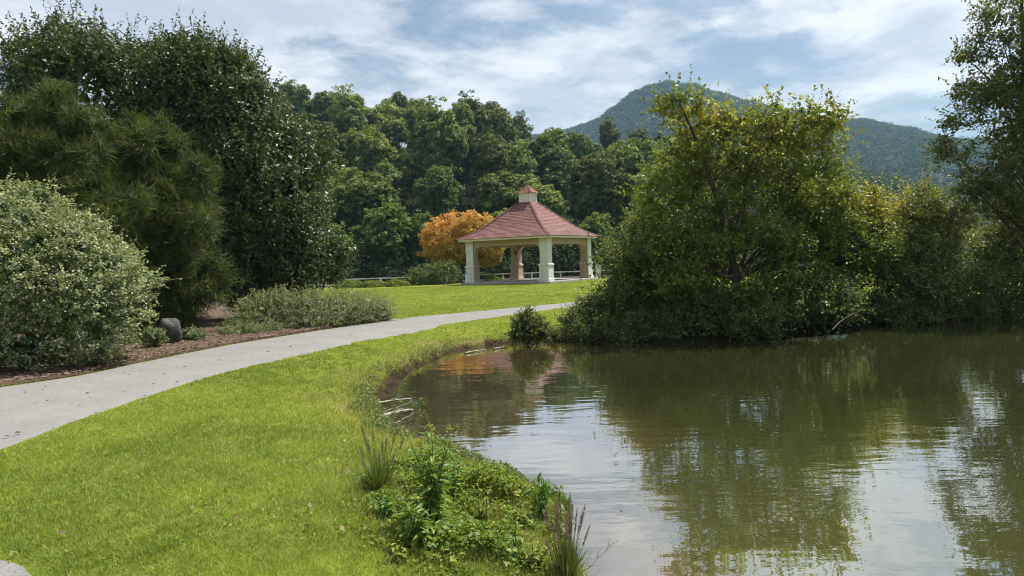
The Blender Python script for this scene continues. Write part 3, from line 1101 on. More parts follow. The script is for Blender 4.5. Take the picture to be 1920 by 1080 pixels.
D = 19.0
def boughs(outline, d, n, gap, w, h, depth):
    """separate flattened boughs filling a crown's outline, none closer than gap to the next"""
    poly = np.array(outline, float)
    lo_, hi_ = poly.min(0), poly.max(0)
    got = []
    for _ in range(6000):
        p = rng.uniform(lo_, hi_)
        if not inside(poly, np.array([p[0]]), np.array([p[1]]))[0]:
            continue
        e = seg_dist(poly, np.array([p[0]]), np.array([p[1]]))[0]
        if e < 0.35 * w * rng.random():
            continue
        if all(math.hypot(p[0] - q[0], (p[1] - q[1]) * 1.35) > gap * rng.uniform(.8, 1.2) for q in got):
            got.append(p)
        if len(got) >= n:
            break
    return [(p[0], p[1], d + rng.uniform(-depth, depth), w * rng.uniform(.7, 1.25), h * rng.uniform(.7, 1.3), w / FPX * d * rng.uniform(.8, 1.2)) for p in got]


bank_plant("lakeside_tree", "tallest broadleaf tree on the far bank, yellow tinged top against the mountain", "tree", 1390, 632, D,
           boughs([(1235, 205), (1320, 180), (1385, 222), (1430, 200), (1480, 172), (1545, 195), (1578, 258), (1545, 325), (1575, 385), (1630, 470), (1620, 570), (1500, 610), (1290, 610), (1200, 560), (1180, 480), (1225, 400), (1255, 330)],
                  D, 48, 50, 50, 30, 1.4),
           2500, M["maple"], 0.23, 20, 0.096, 0.62, top_autumn(2.6, 5.6, 0.60, 0.02), 34, 0.13, None, 0.25, 400, 0.30, 0.8, 0.16, 0.55, lump=0)
bank_plant("lakeside_tree", "lower broadleaf tree with orange tinged crown, beside the tallest bank tree", "tree", 1600, 605, D + 1.5,
           [(1590, 400, D + 1.5, 62, 66, 1.0), (1640, 400, D + 1.7, 42, 50, 0.8), (1550, 470, D + 1.2, 66, 70, 1.0), (1620, 480, D + 1.3, 72, 66, 1.1), (1560, 390, D + 1.4, 40, 60, .8)],
           900, M["maple"], 0.26, 21, 0.085, 0.62, top_autumn(1.6, 3.3, 0.9, 0.08), 16, 0.11, None, 0.2, 900, 0.30, 0.6, 0.16, 0.68)
bank_plant("bank_shrub", "dark leafy shrub by the path end, screening a corner of the pavilion roof", "shrub", 1185, 630, 19.6,
           [(1180, 490, 19.6, 62, 72, 0.9), (1225, 500, 19.6, 50, 100, 0.9), (1160, 550, 19.4, 60, 72, 0.9), (1230, 580, 19.0, 80, 60, 0.9), (1215, 430, 19.8, 36, 50, .6)],
           1000, M["dark_shrub"], 0.24, 20, 0.085, 0.5, top_autumn(2.0, 4.0, 0.35, 0.05), 14, 0.06, "shrubs on the far bank", 0.05, 900, 0.30, 0.6)
bank_plant("bank_shrub", "dark low shrub hanging over the water beneath the tallest bank tree", "shrub", 1330, 640, 18.2,
           [(1330, 590, 18.0, 100, 48, 0.7), (1400, 600, 17.9, 80, 36, 0.6), (1260, 606, 18.2, 80, 36, 0.7)],
           700, M["dark_shrub"], 0.22, 20, 0.085, 0.5, None, 12, 0.05, "shrubs on the far bank", -0.3, 500, 0.28, 0.6)
bank_plant("bank_shrub", "dark shrub between the two bank trees, trailing twigs into the lake", "shrub", 1510, 622, 18.7,
           [(1500, 570, 18.5, 80, 52, 0.8), (1560, 570, 18.8, 66, 46, 0.8)],
           520, M["dark_shrub"], 0.22, 20, 0.085, 0.5, top_autumn(1.0, 2.5, 0.4, 0.06), 12, 0.05, "shrubs on the far bank", -0.3, 400, 0.28, 0.6)
bank_plant("bank_shrub", "wide shrub past the orange tinged tree, golden sprays along its top", "shrub", 1720, 600, D + 1.7,
           [(1710, 450, D + 1.9, 72, 74, 1.1), (1760, 430, D + 2.1, 62, 62, 1.0), (1690, 540, D + 1.3, 80, 56, 0.9), (1770, 530, D + 1.6, 76, 62, 1.0), (1720, 390, D + 2.2, 50, 40, .8), (1640, 575, D + .9, 60, 34, .7)],
           1150, M["dark_shrub"], 0.25, 21, 0.09, 0.55, top_autumn(1.2, 3.0, 0.55, 0.06), 14, 0.07, "shrubs on the far bank", -0.3, 800, 0.3, 0.6)
bank_plant("bank_shrub", "shaded shrub at the far end of the bank, under the overhanging tree", "shrub", 1870, 590, D + 2.6,
           [(1850, 470, D + 2.8, 80, 80, 1.1), (1910, 450, D + 3.0, 72, 96, 1.1), (1840, 548, D + 2.2, 76, 42, 0.9), (1940, 540, D + 2.6, 80, 50, 1.0), (2030, 500, D + 3, 90, 80, 1.1)],
           1050, M["dark_shrub"], 0.25, 21, 0.09, 0.5, top_autumn(1.5, 3.5, 0.3, 0.04), 12, 0.07, "shrubs on the far bank", -0.3, 800, 0.3, 0.6)
bank_plant("bank_shrub", "low dark fringe of twigs over the waterline below the golden sprayed shrub", "shrub", 1750, 602, D + 1.2,
           [(1690, 592, D + .9, 62, 24, 0.5), (1780, 582, D + 1.6, 66, 24, 0.5), (1870, 572, D + 2.2, 66, 24, 0.5), (1950, 566, D + 2.7, 60, 24, .5)],
           520, M["dark_shrub"], 0.2, 20, 0.08, 0.5, None, 10, 0.04, "shrubs on the far bank", -0.75, 400, 0.25, 0.7)
bank_plant("bank_shrub", "low dark shrub at the bank edge between the fine grass clump and the tallest tree", "shrub", 1150, 640, 18.5,
           [(1120, 618, 18.4, 50, 26, 0.5), (1180, 622, 18.1, 56, 28, 0.6), (1240, 628, 17.8, 50, 24, 0.5)],
           420, M["dark_shrub"], 0.2, 20, 0.075, 0.5, None, 10, 0.04, "shrubs on the far bank", -0.6, 300, 0.25, 0.7)
bank_plant("flowering_shrub", "small shrub with whitish flower heads at the end of the path", "shrub", 1090, 632, 19.2,
           [(1095, 585, 19.2, 34, 42, 0.5), (1075, 605, 19.0, 26, 30, 0.4), (1120, 570, 19.3, 24, 26, 0.4)],
           260, M["pale_flower"], 0.14, 20, 0.06, 0.5, lambda wp, n: smooth(0.1, 0.9, wp[:, 2]) * (rng.random(n) < 0.45), 8, 0.03, None, 0.03, 200, 0.2, 0.7, 0.1, 0.7, (0.15, 0.35))
bank_plant("overhanging_tree", "airy broadleaf tree at the lake's edge, thin outer branches reaching over the shrubs", "tree", 1985, 570, 20.5,
           [(1905, 130, 20.5, 76, 60, 1.2), (1850, 175, 20.4, 66, 26, 0.9), (1840, 95, 20.5, 40, 34, .7), (1850, 38, 20.6, 40, 28, .7), (1960, 20, 20.6, 110, 110, 1.6), (1810, 225, 20.3, 44, 18, 0.6),
            (1900, 240, 20.3, 90, 40, 1.1), (1800, 285, 20.2, 46, 30, .7), (1900, 320, 20.2, 110, 46, 1.2), (1960, 180, 20.5, 110, 150, 1.5), (1845, 350, 20.2, 62, 26, .9), (1960, 410, 20.4, 70, 50, 1.1), (1880, 380, 20.3, 84, 40, 1.0), (1900, 180, 20.3, 70, 40, 1.0)],
           1550, M["dark_maple"], 0.24, 20, 0.088, 0.6, lambda wp, n: (rng.random(n) < 0.22) * rng.uniform(.1, .8, n), 30, 0.17, None, 0.3, 0, 0.3, 0.6, 0.20, 0.35)


# grass tuft on the bank
def grass_tuft(name, label, loc, nb, L, wid, mat, plumes=0, spread=0.5, group=None, cat_="grass clump", droop=0.9, au=0.2, plume_len=0.14, Lp=None):
    root = empty(name, loc, label, cat_, group)
    n = nb
    a = rng.random(n) * 6.283
    le = np.abs(rng.normal(0, spread, n)).clip(0, 1.6)
    d = unit(np.stack([np.cos(a) * le, np.sin(a) * le, np.ones(n)], -1))
    ln = L * rng.uniform(0.45, 1.1, n)
    b0 = np.stack([np.cos(a), np.sin(a), 0 * a], -1) * (rng.random(n) * L * 0.18)[:, None]
    side = np.stack([-np.sin(a), np.cos(a), 0 * a], -1)
    side = unit(side + rng.normal(0, .4, side.shape))
    qs = []
    prev = None
    for t in (0, .33, .66, 1.0):
        p = b0 + d * (ln * t)[:, None]
        p[:, 2] -= droop * le * (ln * t) ** 2 / max(L, .1) * 0.6
        s = side * (wid * (1 - t * 0.92) / 2)
        if prev is not None:
            qs.append(np.stack([prev[0] - prev[1], prev[0] + prev[1], p + s, p - s], 1))
        prev = (p, s)
    tn = np.tile(np.clip(rng.normal(0.5, 0.28, n), 0, 1), 3)
    an = np.tile((rng.random(n) < au) * rng.uniform(.3, 1, n), 3)
    o = link("blades", raw_mesh("blades", cat(*qs), 4, tn, an), root, mat)
    o["kind"] = "stuff"
    for i in range(plumes):
        aa = rng.random() * 6.283
        ll = abs(rng.normal(0.12, spread * 0.55))
        dd_ = np.array([math.cos(aa) * ll, math.sin(aa) * ll, 1.0])
        dd_ /= np.linalg.norm(dd_)
        h = (Lp or L * 1.1) * rng.uniform(0.75, 1.12)
        s0 = np.array([math.cos(aa), math.sin(aa), 0]) * L * 0.1
        e = s0 + dd_ * h
        st = link("stalk", tube_mesh("stalk", bez(s0, s0 + dd_ * h * .5, e, 5), np.linspace(.0022, .0012, 5), 4), root, M["stem"])
        m = 150
        tt_ = rng.random(m)
        pp = e - dd_ * (plume_len * 0.15) + dd_ * (plume_len * tt_)[:, None]
        rad = np.sin(np.pi * np.clip(tt_ * 0.9 + 0.08, 0, 1)) ** 0.7
        hd = unit(rng.normal(0, 1, (m, 3)) + dd_ * 1.1)
        lq = leaf_quads(pp + hd * (0.005 * rad)[:, None], np.cross(hd, rng.normal(0, 1, (m, 3))), 0.018 * (0.5 + rad), 0.12, hd)
        link("plume", raw_mesh("plume", lq, 4, rng.random(m)), root, M["plume"])
    return root


feathery("rounded fine-leaved clump at the waterline beyond the cove", [(988, 612, 18.0, 24, 28, 0.34), (1008, 622, 17.9, 22, 18, .3), (970, 624, 17.9, 16, 16, .25)], 988, 642, 18.0, 330, M["tuft"], 0.075, None, "bank_bush", "bush", .25, 9, (0.2, 0.42), 0.7)
b = G(952, 612, 0)
grass_tuft("grass_clump", "small tussock of dry grass at the foot of the whitish flowering shrub", (G(1040, 632, -.35)[0], G(1040, 632, -.35)[1], gh(*G(1040, 632, -.35)[:2])), 320, 0.32, 0.016, M["tuft"], 0, 0.7, au=0.8)

# ------------------------------------------------------------------ gazebo
GX, GY = P(992, 430, 48)[0], 48.0
GZ = 0.20
gaz = empty("gazebo", (GX, GY, GZ), "open square pavilion with red shingled roof, white pillars and louvred cupola", "pavilion", None, R(-32))
HS, PH = 2.69, 0.36
SL = 0.14
link("floor_slab", boxmesh("floor_slab", (-3.25, -3.25, -0.25), (3.25, 3.25, SL), 0.02), gaz, M["concrete"])


def pillar_mesh():
    bm = bmesh.new()

    def ring(h, z):
        return [bm.verts.new((x * h, y * h, z)) for x, y in ((-1, -1), (1, -1), (1, 1), (-1, 1))]
    prof = [(0.36, SL), (0.36, SL + .14), (0.325, SL + .16), (0.315, 1.06), (0.36, 1.09), (0.36, 1.16), (0.31, 1.20), (0.275, 1.22), (0.265, 1.9), (0.285, 2.15), (0.285, 2.755)]
    rs = [ring(h, z) for h, z in prof]
    for a, b in zip(rs, rs[1:]):
        for i in range(4):
            bm.faces.new((a[i], a[(i + 1) % 4], b[(i + 1) % 4], b[i]))
    bm.faces.new(rs[0][::-1])
    bm.faces.new(rs[-1])
    return bm_mesh(bm, "pillar")


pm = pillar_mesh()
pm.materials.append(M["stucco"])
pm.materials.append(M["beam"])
for f in pm.polygons:           # the two faces towards the inside take the beam tan as painted-in shade
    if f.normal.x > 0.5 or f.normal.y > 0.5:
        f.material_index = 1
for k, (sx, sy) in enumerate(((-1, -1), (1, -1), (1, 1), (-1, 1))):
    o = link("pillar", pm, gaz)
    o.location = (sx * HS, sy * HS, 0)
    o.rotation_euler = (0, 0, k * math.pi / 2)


def arch_mesh():
    bm = bmesh.new()
    i = HS - 0.27
    top, crown, rr = 2.745, 2.38, 0.50
    pts = [(-i, top), (-i, crown - rr)]
    for k in range(1, 9):
        th = math.pi - k / 8 * math.pi / 2
        pts.append((-i + rr + rr * math.cos(th), crown - rr + rr * math.sin(th)))
    for k in range(0, 9):
        th = math.pi / 2 - k / 8 * math.pi / 2
        pts.append((i - rr + rr * math.cos(th), crown - rr + rr * math.sin(th)))
    pts.append((i, top))
    t = 0.20
    a = [bm.verts.new((x, -t, z)) for x, z in pts]
    b = [bm.verts.new((x, t, z)) for x, z in pts]
    # strips between the opening and the straight top
    n = len(pts)
    ta = {0: a[0], n - 1: a[-1]}
    tb = {0: b[0], n - 1: b[-1]}
    for j in range(1, n - 1):
        ta[j] = bm.verts.new((pts[j][0], -t, top))
        tb[j] = bm.verts.new((pts[j][0], t, top))
    for j in range(1, n - 2):
        bm.faces.new((a[j], a[j + 1], ta[j + 1], ta[j]))
        bm.faces.new((b[j + 1], b[j], tb[j], tb[j + 1]))
        bm.faces.new((a[j + 1], a[j], b[j], b[j + 1]))
    bmesh.ops.remove_doubles(bm, verts=bm.verts[:], dist=1e-4)
    return bm_mesh(bm, "arch_beam")


am = arch_mesh()
am.materials.append(M["beam"])
for k in range(4):
    o = link("arch_beam", am, gaz)
    a = k * math.pi / 2
    o.location = (math.sin(a) * HS, -math.cos(a) * HS, 0)
    o.rotation_euler = (0, 0, a)
E0 = 3.28
link("soffit", boxmesh("soffit", (-E0 + .04, -E0 + .04, 2.762), (E0 - .04, E0 - .04, 2.80)), gaz, M["ceiling"])
fm = boxmesh("fascia", (-E0 - .02, -.02, 2.735), (E0 + .018, .02, 2.865), 0.006)
fm.materials.append(M["fascia"])
for k in range(4):
    o = link("fascia", fm, gaz)
    a = k * math.pi / 2
    o.location = (math.sin(a) * E0, -math.cos(a) * E0, 0)
    o.rotation_euler = (0, 0, a)

PROF = [(3.36, 2.86), (2.75, 3.19), (2.15, 3.60), (0.42, 5.18)]


def roof_base(prof, name):
    bm = bmesh.new()
    rs = [[bm.verts.new((x * h, y * h, z)) for x, y in ((-1, -1), (1, -1), (1, 1), (-1, 1))] for h, z in prof]
    for a, b in zip(rs, rs[1:]):
        for i in range(4):
            bm.faces.new((a[i], a[(i + 1) % 4], b[(i + 1) % 4], b[i]))
    bm.faces.new(rs[0][::-1])
    bm.faces.new(rs[-1])
    return bm_mesh(bm, name)


def shingles(prof, expo, wid, thick, name, mat, parent):
    """overlapping shingles in courses on the four hips"""
    prof = np.array(prof)
    seg = np.linalg.norm(np.diff(prof, axis=0), axis=1)
    s = np.concatenate([[0], np.cumsum(seg)])
    Q, T = [], []
    nc = int(s[-1] / expo)
    for c in range(nc):
        s0, s1 = c * expo - 0.01, min(c * expo + expo * 1.35, s[-1])
        h0, z0 = np.interp(s0, s, prof[:, 0]), np.interp(s0, s, prof[:, 1])
        h1, z1 = np.interp(s1, s, prof[:, 0]), np.interp(s1, s, prof[:, 1])
        tv = np.array([h1 - h0, z1 - z0])
        tv /= np.linalg.norm(tv) + 1e-9
        nv = np.array([-tv[1], tv[0]]) * -1
        if nv[1] < 0:
            nv = -nv
        ct = rng.normal(0.5, 0.16)
        x = -h0 + (-(c % 2) * wid * 0.5) - rng.random() * 0.05
        while x < h0:
            w = wid * rng.uniform(0.85, 1.15)
            xa, xb = max(x + 0.006, -h0), min(x + w - 0.006, h0)
            x += w
            if xb - xa < 0.03:
                continue
            ta, tb = np.clip(xa, -h1, h1), np.clip(xb, -h1, h1)
            drop = rng.normal(0, 0.006)
            lift = thick * rng.uniform(0.8, 1.3)
            f0 = (h0 + nv[0] * lift - tv[0] * drop, z0 + nv[1] * lift - tv[1] * drop)
            f1 = (h1 + nv[0] * .003, z1 + nv[1] * .003)
            b0 = (h0, z0)
            quad = np.array([[xa, -f0[0], f0[1]], [xb, -f0[0], f0[1]], [tb, -f1[0], f1[1]], [ta, -f1[0], f1[1]]])
            front = np.array([[xa, -b0[0], b0[1]], [xb, -b0[0], b0[1]], [xb, -f0[0], f0[1]], [xa, -f0[0], f0[1]]])
            for k in range(4):
                a = k * math.pi / 2
                rot = np.array([[math.cos(a), -math.sin(a), 0], [math.sin(a), math.cos(a), 0], [0, 0, 1]])
                tn = float(np.clip(ct + rng.normal(0, 0.25), 0, 1))
                Q.append(quad @ rot.T)
                Q.append(front @ rot.T)
                T += [tn, tn]
    o = link(name, raw_mesh(name, np.array(Q), 4, T), parent, mat)
    o["kind"] = "stuff"
    return o


roof = link("roof", roof_base(PROF, "roof"), gaz, M["roof_base"])
shingles(PROF, 0.15, 0.31, 0.020, "shingles", M["shingle"], roof)


def hip_caps(prof, name, mat, parent, n, w, z_off):
    prof = np.array(prof)
    s = np.concatenate([[0], np.cumsum(np.linalg.norm(np.diff(prof, axis=0), axis=1))])
    Q, T = [], []
    for k in range(4):
        a = k * math.pi / 2 + math.pi / 4
        for i in range(n):
            s0, s1 = s[-1] * i / n, min(s[-1] * (i + 1.25) / n, s[-1])
            p = []
            for ss, zz in ((s0, z_off + .016), (s1, z_off)):
                h, z = np.interp(ss, s, prof[:, 0]), np.interp(ss, s, prof[:, 1])
                r = h * math.sqrt(2)
                for side, dz in ((-1, -w * 0.42), (0, 0), (1, -w * 0.42)):
                    p.append((math.sin(a) * (r + zz * .6) + math.cos(a) * side * w, -math.cos(a) * (r + zz * .6) + math.sin(a) * side * w, z + zz + dz))
            p = np.array(p)
            tn = float(np.clip(rng.normal(0.35, 0.25), 0, 1))
            Q += [p[[0, 1, 4, 3]], p[[1, 2, 5, 4]]]
            T += [tn, tn]
    o = link(name, raw_mesh(name, np.array(Q), 4, T), parent, mat)
    o["kind"] = "stuff"


hip_caps(PROF, "hip_caps", M["shingle"], roof, 26, 0.11, 0.03)

cup = link("cupola", boxmesh("cupola", (-.36, -.36, 5.05), (.36, .36, 5.70)), gaz, M["white_paint"])
slat_m = None
bm = bmesh.new()
vs = box(bm, (-.27, -.03, -.028), (.27, .012, .028))
for v in vs:
    v.co.z += (-0.03 if v.co.y < 0 else 0.02)
slat_m = bm_mesh(bm, "slat")
slat_m.materials.append(M["white_paint"])
corner_m = boxmesh("corner_board", (-.055, -.055, 5.06), (.055, .055, 5.695), 0.008)
corner_m.materials.append(M["white_paint"])
for k in range(4):
    a = k * math.pi / 2
    for j in range(5):
        o = link("slat", slat_m, cup)
        o.location = (math.sin(a) * 0.375, -math.cos(a) * 0.375, 5.24 + j * 0.092)
        o.rotation_euler = (0, 0, a)
    o = link("corner_board", corner_m, cup)
    o.location = (math.cos(a + math.pi / 4) * 0.36 * math.sqrt(2), math.sin(a + math.pi / 4) * 0.36 * math.sqrt(2), 0)
link("cornice", boxmesh("cornice", (-.46, -.46, 5.702), (.46, .46, 5.76), 0.012), cup, M["white_paint"])
P2 = [(0.54, 5.762), (0.28, 6.05), (0.03, 6.25)]
cr_ = link("cupola_roof", roof_base(P2, "cupola_roof"), gaz, M["roof_base"])
shingles(P2, 0.11, 0.2, 0.014, "shingles", M["cedar_shingle"], cr_)
hip_caps(P2, "hip_caps", M["cedar_shingle"], cr_, 7, 0.06, 0.02)


def lantern(label, lx, ly, ang):
    """wall lantern on a pillar face; position in the gazebo's own axes"""
    w = Matrix.Translation((GX, GY, GZ)) @ Matrix.Rotation(R(-32), 4, 'Z') @ Vector((lx, ly, 2.02))
    root = empty("wall_lantern", w, label, "lantern", "lanterns on the pavilion pillars", R(-32) + ang)
    link("back_plate", boxmesh("back_plate", (-.05, -.012, -.09), (.05, .012, .09), 0.004), root, M["iron"])
    link("arm", tube_mesh("arm", bez((0, -.01, .05), (0, -.12, .14), (0, -.16, .06), 6), [0.012] * 6, 6), root, M["iron"])
    bm = bmesh.new()
    bmesh.ops.create_cone(bm, cap_ends=True, segments=6, radius1=.055, radius2=.085, depth=.22, matrix=Matrix.Translation((0, -.16, -.09)))
    bmesh.ops.create_cone(bm, cap_ends=True, segments=6, radius1=.11, radius2=.02, depth=.08, matrix=Matrix.Translation((0, -.16, .062)))
    link("lamp_body", bm_mesh(bm, "lamp_body"), root, M["iron"])


lantern("dark wall lantern on the rear pavilion pillar, seen through the near arch", -HS + .22, HS - 0.29, 0.0)
lantern("dark wall lantern high on the pavilion pillar closest to the bank shrubs", HS - .29, HS - 0.18, -math.pi / 2)

# white sheet leaning on the left pillar
bm = bmesh.new()
for i in range(5):
    for j in range(7):
        x_, z_ = -0.17 + 0.34 * i / 4, 0.62 * j / 6
        bm.verts.new((x_ + .01 * math.sin(j * 2.1), 0.10 * z_ + .012 * math.sin(3.1 * i + j), z_ + .01 * math.sin(i * 1.9)))
bm.verts.ensure_lookup_table()
for i in range(4):
    for j in range(6):
        bm.faces.new([bm.verts[a] for a in (i * 7 + j, (i + 1) * 7 + j, (i + 1) * 7 + j + 1, i * 7 + j + 1)])
r_ = bmesh.ops.extrude_face_region(bm, geom=bm.faces[:])
bmesh.ops.translate(bm, verts=[v for v in r_["geom"] if isinstance(v, bmesh.types.BMVert)], vec=(0, 0.012, 0))
o = link("leaning_sheet", bm_mesh(bm, "leaning_sheet"), None, M["poster"])
b = P(877, 534, 46.9)
o.location = (b[0], b[1], GZ + 0.02)
o.rotation_euler = (0, 0, R(-14))
tag(o, "small white sheet leaning at the foot of the outermost pavilion pillar", "sign board")


# fence behind the gazebo
def fence(label, a, b, npost, top, group="white rail fences behind the lawn"):
    a, b = np.array(a, float), np.array(b, float)
    L = np.linalg.norm(b - a)
    ang = math.atan2(b[1] - a[1], b[0] - a[0])
    z0 = -0.35
    root = empty("rail_fence", (a[0], a[1], z0), label, "fence", group, ang)
    pm_ = boxmesh("post", (-.05, -.035, 0), (.05, .035, top - z0), 0.006)
    pm_.materials.append(M["white_paint"])
    for i in range(npost):
        o = link("post", pm_, root)
        o.location = (L * i / (npost - 1), 0, 0)
    for h in (top - z0 - .055, top - z0 - .47):
        bm = bmesh.new()
        box(bm, (-.1, -.075, h - .045), (L + .1, -.036, h + .045))
        link("rail", bm_mesh(bm, "rail"), root, M["white_paint"])
    return root


fa, fb = P(560, 530, 57), P(766, 530, 56.5)
fence("white two-rail fence running past the orange tree, above the planting strip", (fa[0], 57), (fb[0], 56.5), 5, 0.72)
fa, fb = P(838, 530, 56), P(1160, 530, 55)
fence("white two-rail fence closing the lawn behind the pavilion, visible through its arches", (fa[0], 56), (fb[0], 55), 7, 0.74)
b = P(1122, 527, 52)
o = link("gate_post", boxmesh("gate_post", (-.17, -.12, 0), (.17, .12, 1.0), 0.02), None, M["white_paint"])
o.location = (b[0], 52, gh(b[0], 52))
tag(o, "stout white post beside the fence, half hidden by the bank shrub", "post")

# orange tree, dark round bush, planting beside them
def garden_plant(name, label, cat_, u, d, spec, ncl, mat, rc, per, leaf, au=None, trunk=0.1, limbs=14, zmin=0.3, cn=400, cs=0.3, group=None, asp=.6, base_v=530, jag=.1):
    base = P(u, base_v, d)
    base[2] = gh(base[0], base[1])
    root = empty(name, base, label, cat_, group)
    lobes = lobe_px(base, spec)
    C, O = clumps_on(lobes, ncl, zmin, 0.66, 0.6, jag)
    q, t, pos, ci = foliage(C, O, rc, per, leaf, asp, 0.6, 0.5, 0.5, 0.6)
    kq, kt = core(lobes, cn, cs, 0.6)
    q2 = cat(q, kq)
    a = au(q2.mean(1), len(q2)) if au else np.zeros(len(q2))
    tr, li = skeleton((0, 0, -0.1), lobes, C, limbs, trunk)
    finish_plant(root, q2, cat(t, kt), np.clip(a, 0, 1), mat, tr, li, crown="crown" if cat_ == "tree" else "foliage")


garden_plant("orange_tree", "rounded tree in orange and yellow autumn leaf behind the pavilion", "tree", 862, 53.5,
             [(845, 440, 53.5, 52, 36, 1.5), (890, 430, 53.5, 44, 32, 1.4), (820, 462, 53.3, 34, 28, 1.2), (868, 470, 53.6, 60, 30, 1.5), (915, 468, 53.8, 30, 28, 1.1)],
             520, M["orange"], 0.36, 36, 0.15, lambda p, n: smooth(1.8, 5.0, p[:, 2] - 0.5 * p[:, 0]) * np.clip(rng.normal(.5, .35, n), 0, 1), 0.12, 16, 0.9, 500, 0.3)
garden_plant("round_bush", "dark rounded evergreen bush under the orange tree", "bush", 808, 50,
             [(800, 518, 50, 34, 24, 0.9), (832, 514, 50, 32, 26, 0.9), (780, 524, 50, 20, 18, 0.7)], 260, M["dark_shrub"], 0.2, 26, 0.10, None, 0.05, 6, 0.02, 250, 0.2)
for lab, u, ru, rv in (("low green planting strip shrub nearest the dark hollies", 655, 34, 10), ("low green shrub midway along the fence planting strip", 700, 26, 9),
                       ("low yellowish shrub of the planting strip, closest to the round bush", 742, 24, 11)):
    garden_plant("low_hedge", lab, "shrub", u, 48.5, [(u, 535, 48.5, ru, rv, 0.5)], 110, M["weed"], 0.13, 22, 0.08, lambda p, n: (rng.random(n) < .2) * .7, 0.02, 5, 0.0, 80, 0.15, "low shrubs along the fence", .5, 540)
garden_plant("leafy_plant", "low leafy plant seen under the pavilion's near arch", "plant", 922, 53.0, [(920, 523, 53, 16, 9, 0.4), (938, 526, 53, 10, 6, .3)], 60, M["weed"], 0.12, 22, 0.08, None, 0.02, 4, 0.0, 40, 0.12, None, .5, 530)
for lab, u in (("low pink flowers showing under the pavilion's near arch", 958), ("low pink flowers beside the pavilion's rear pillar", 987)):
    garden_plant("pink_flowers", lab, "flowers", u, 53.5, [(u, 527, 53.5, 13, 4, 0.3)], 50, M["pink"], 0.09, 16, 0.06, None, 0.02, 3, 0.0, 20, 0.08, "pink flowers behind the pavilion", .8, 531)


# ------------------------------------------------------------------ wooded hill behind
def forest_proto(kind):
    r = np.random.default_rng(100 + kind)
    H = [15, 13, 17, 12, 16, 14, 15, 10][kind]
    W = [4.2, 4.5, 3.7, 4.1, 2.9, 4.9, 4.0, 4.2][kind]
    zc_, rz = H * 0.60, H * [0.40, .40, .42, .40, .44, .38, .42, .44][kind]
    lobes = [(0, 0, zc_, W * .72, W * .72, rz * .78)]
    for i in range(24):
        d = r.normal(0, 1, 3)
        d /= np.linalg.norm(d)
        d[2] = d[2] * 0.9 + 0.15
        k = r.uniform(0.55, 0.80)
        rr = W * r.uniform(0.18, 0.44)
        lobes.append((d[0] * W * k, d[1] * W * k, zc_ + d[2] * rz * k, rr, rr, rr * r.uniform(0.7, 1.0)))
    lobes = np.array(lobes)
    C, O = clumps_on(lobes, 440, H * 0.1, 0.76, 1.0, 0.15)
    q, t, pos, ci = foliage(C, O, 0.54, 24, 0.34, 0.7, 0.65, 0.6, 0.6, 0.42)
    kq, kt = core(lobes, 700, 1.0, 0.70)
    q = cat(q, kq)
    au = np.clip((rng.random(len(q)) < 0.04) * 0.7 + smooth(H * .5, H, q.mean(1)[:, 2]) * 0.25, 0, 1)
    if kind in (3, 5):
        au = np.clip(au + 0.18, 0, 1)
    crown = raw_mesh("crown", q, 4, cat(t, kt), au)
    crown.materials.append(M["forest"])
    tr, li = skeleton((0, 0, -1.0), lobes, C, 12, 0.24)
    trunk = weld(raw_mesh("trunk", tr, 4))
    trunk.materials.append(M["pale_bark" if kind in (4, 7) else "bark"])
    return crown, trunk


PROTO = [forest_proto(k) for k in range(8)]
KIND = ["broad dark green tree", "rounded dense tree", "tall domed tree", "yellow green tree", "slender tall tree", "wide pale green tree", "shaggy dark tree", "short bushy tree"]
rows = [(79, 5.6, 0.66, "beside the far shore"), (90, 6.0, 0.80, "at the foot of the hill"), (103, 6.0, 0.92, "low on the hill"), (118, 6.2, 1.0, "lower on the hill"),
        (134, 6.6, 1.0, "halfway up the hill"), (152, 7.0, 1.05, "high on the hill"), (172, 7.4, 1.05, "below the ridge"), (196, 7.6, 1.1, "on the ridge top")]
forest = []
for ri, (d, step, sc, rowname) in enumerate(rows):
    umax = [1250, 1250, 1250, 1250, 1250, 1250, 1240, 1230][ri]
    x0, x1 = (500 - 960) / FPX * d, (umax - 960) / FPX * d
    nn = int((x1 - x0) / step)
    for i in range(nn + 1):
        x = x0 + (x1 - x0) * (i + 0.5 * (ri % 2)) / nn + random.uniform(-.3, .3) * step
        y = math.sqrt(max(d * d - x * x, 1)) + random.uniform(-4, 4)
        u = 960 + x / y * FPX
        s = sc * random.uniform(0.82, 1.15)
        k = random.choice([0, 1, 2, 2, 3, 4, 5, 6, 6, 0]) if ri > 0 else random.choice([7, 7, 1, 5, 0, 3])
        if ri == 0:
            s = random.uniform(0.6, 0.86) * (1.0 if k == 7 else 0.72)
        forest.append([ri, rowname, x, y, u, s, k])
place = [(690, "behind the hollies' edge"), (800, "left of the orange tree"), (925, "above the orange tree"), (1010, "behind the pavilion roof"), (1120, "right of the cupola"), (2000, "behind the bank shrubs")]
place = [(p, q.replace("left of", "short of").replace("right of", "beyond")) for p, q in place]
groups = {}
for t in forest:
    where = next(q for p, q in place if t[4] < p)
    groups.setdefault((t[0], t[1], where, KIND[t[6]]), []).append(t)
ORD = ["nearest the hollies", "second from hollies", "third from hollies", "fourth from hollies", "fifth from hollies", "sixth from hollies", "seventh from hollies"]
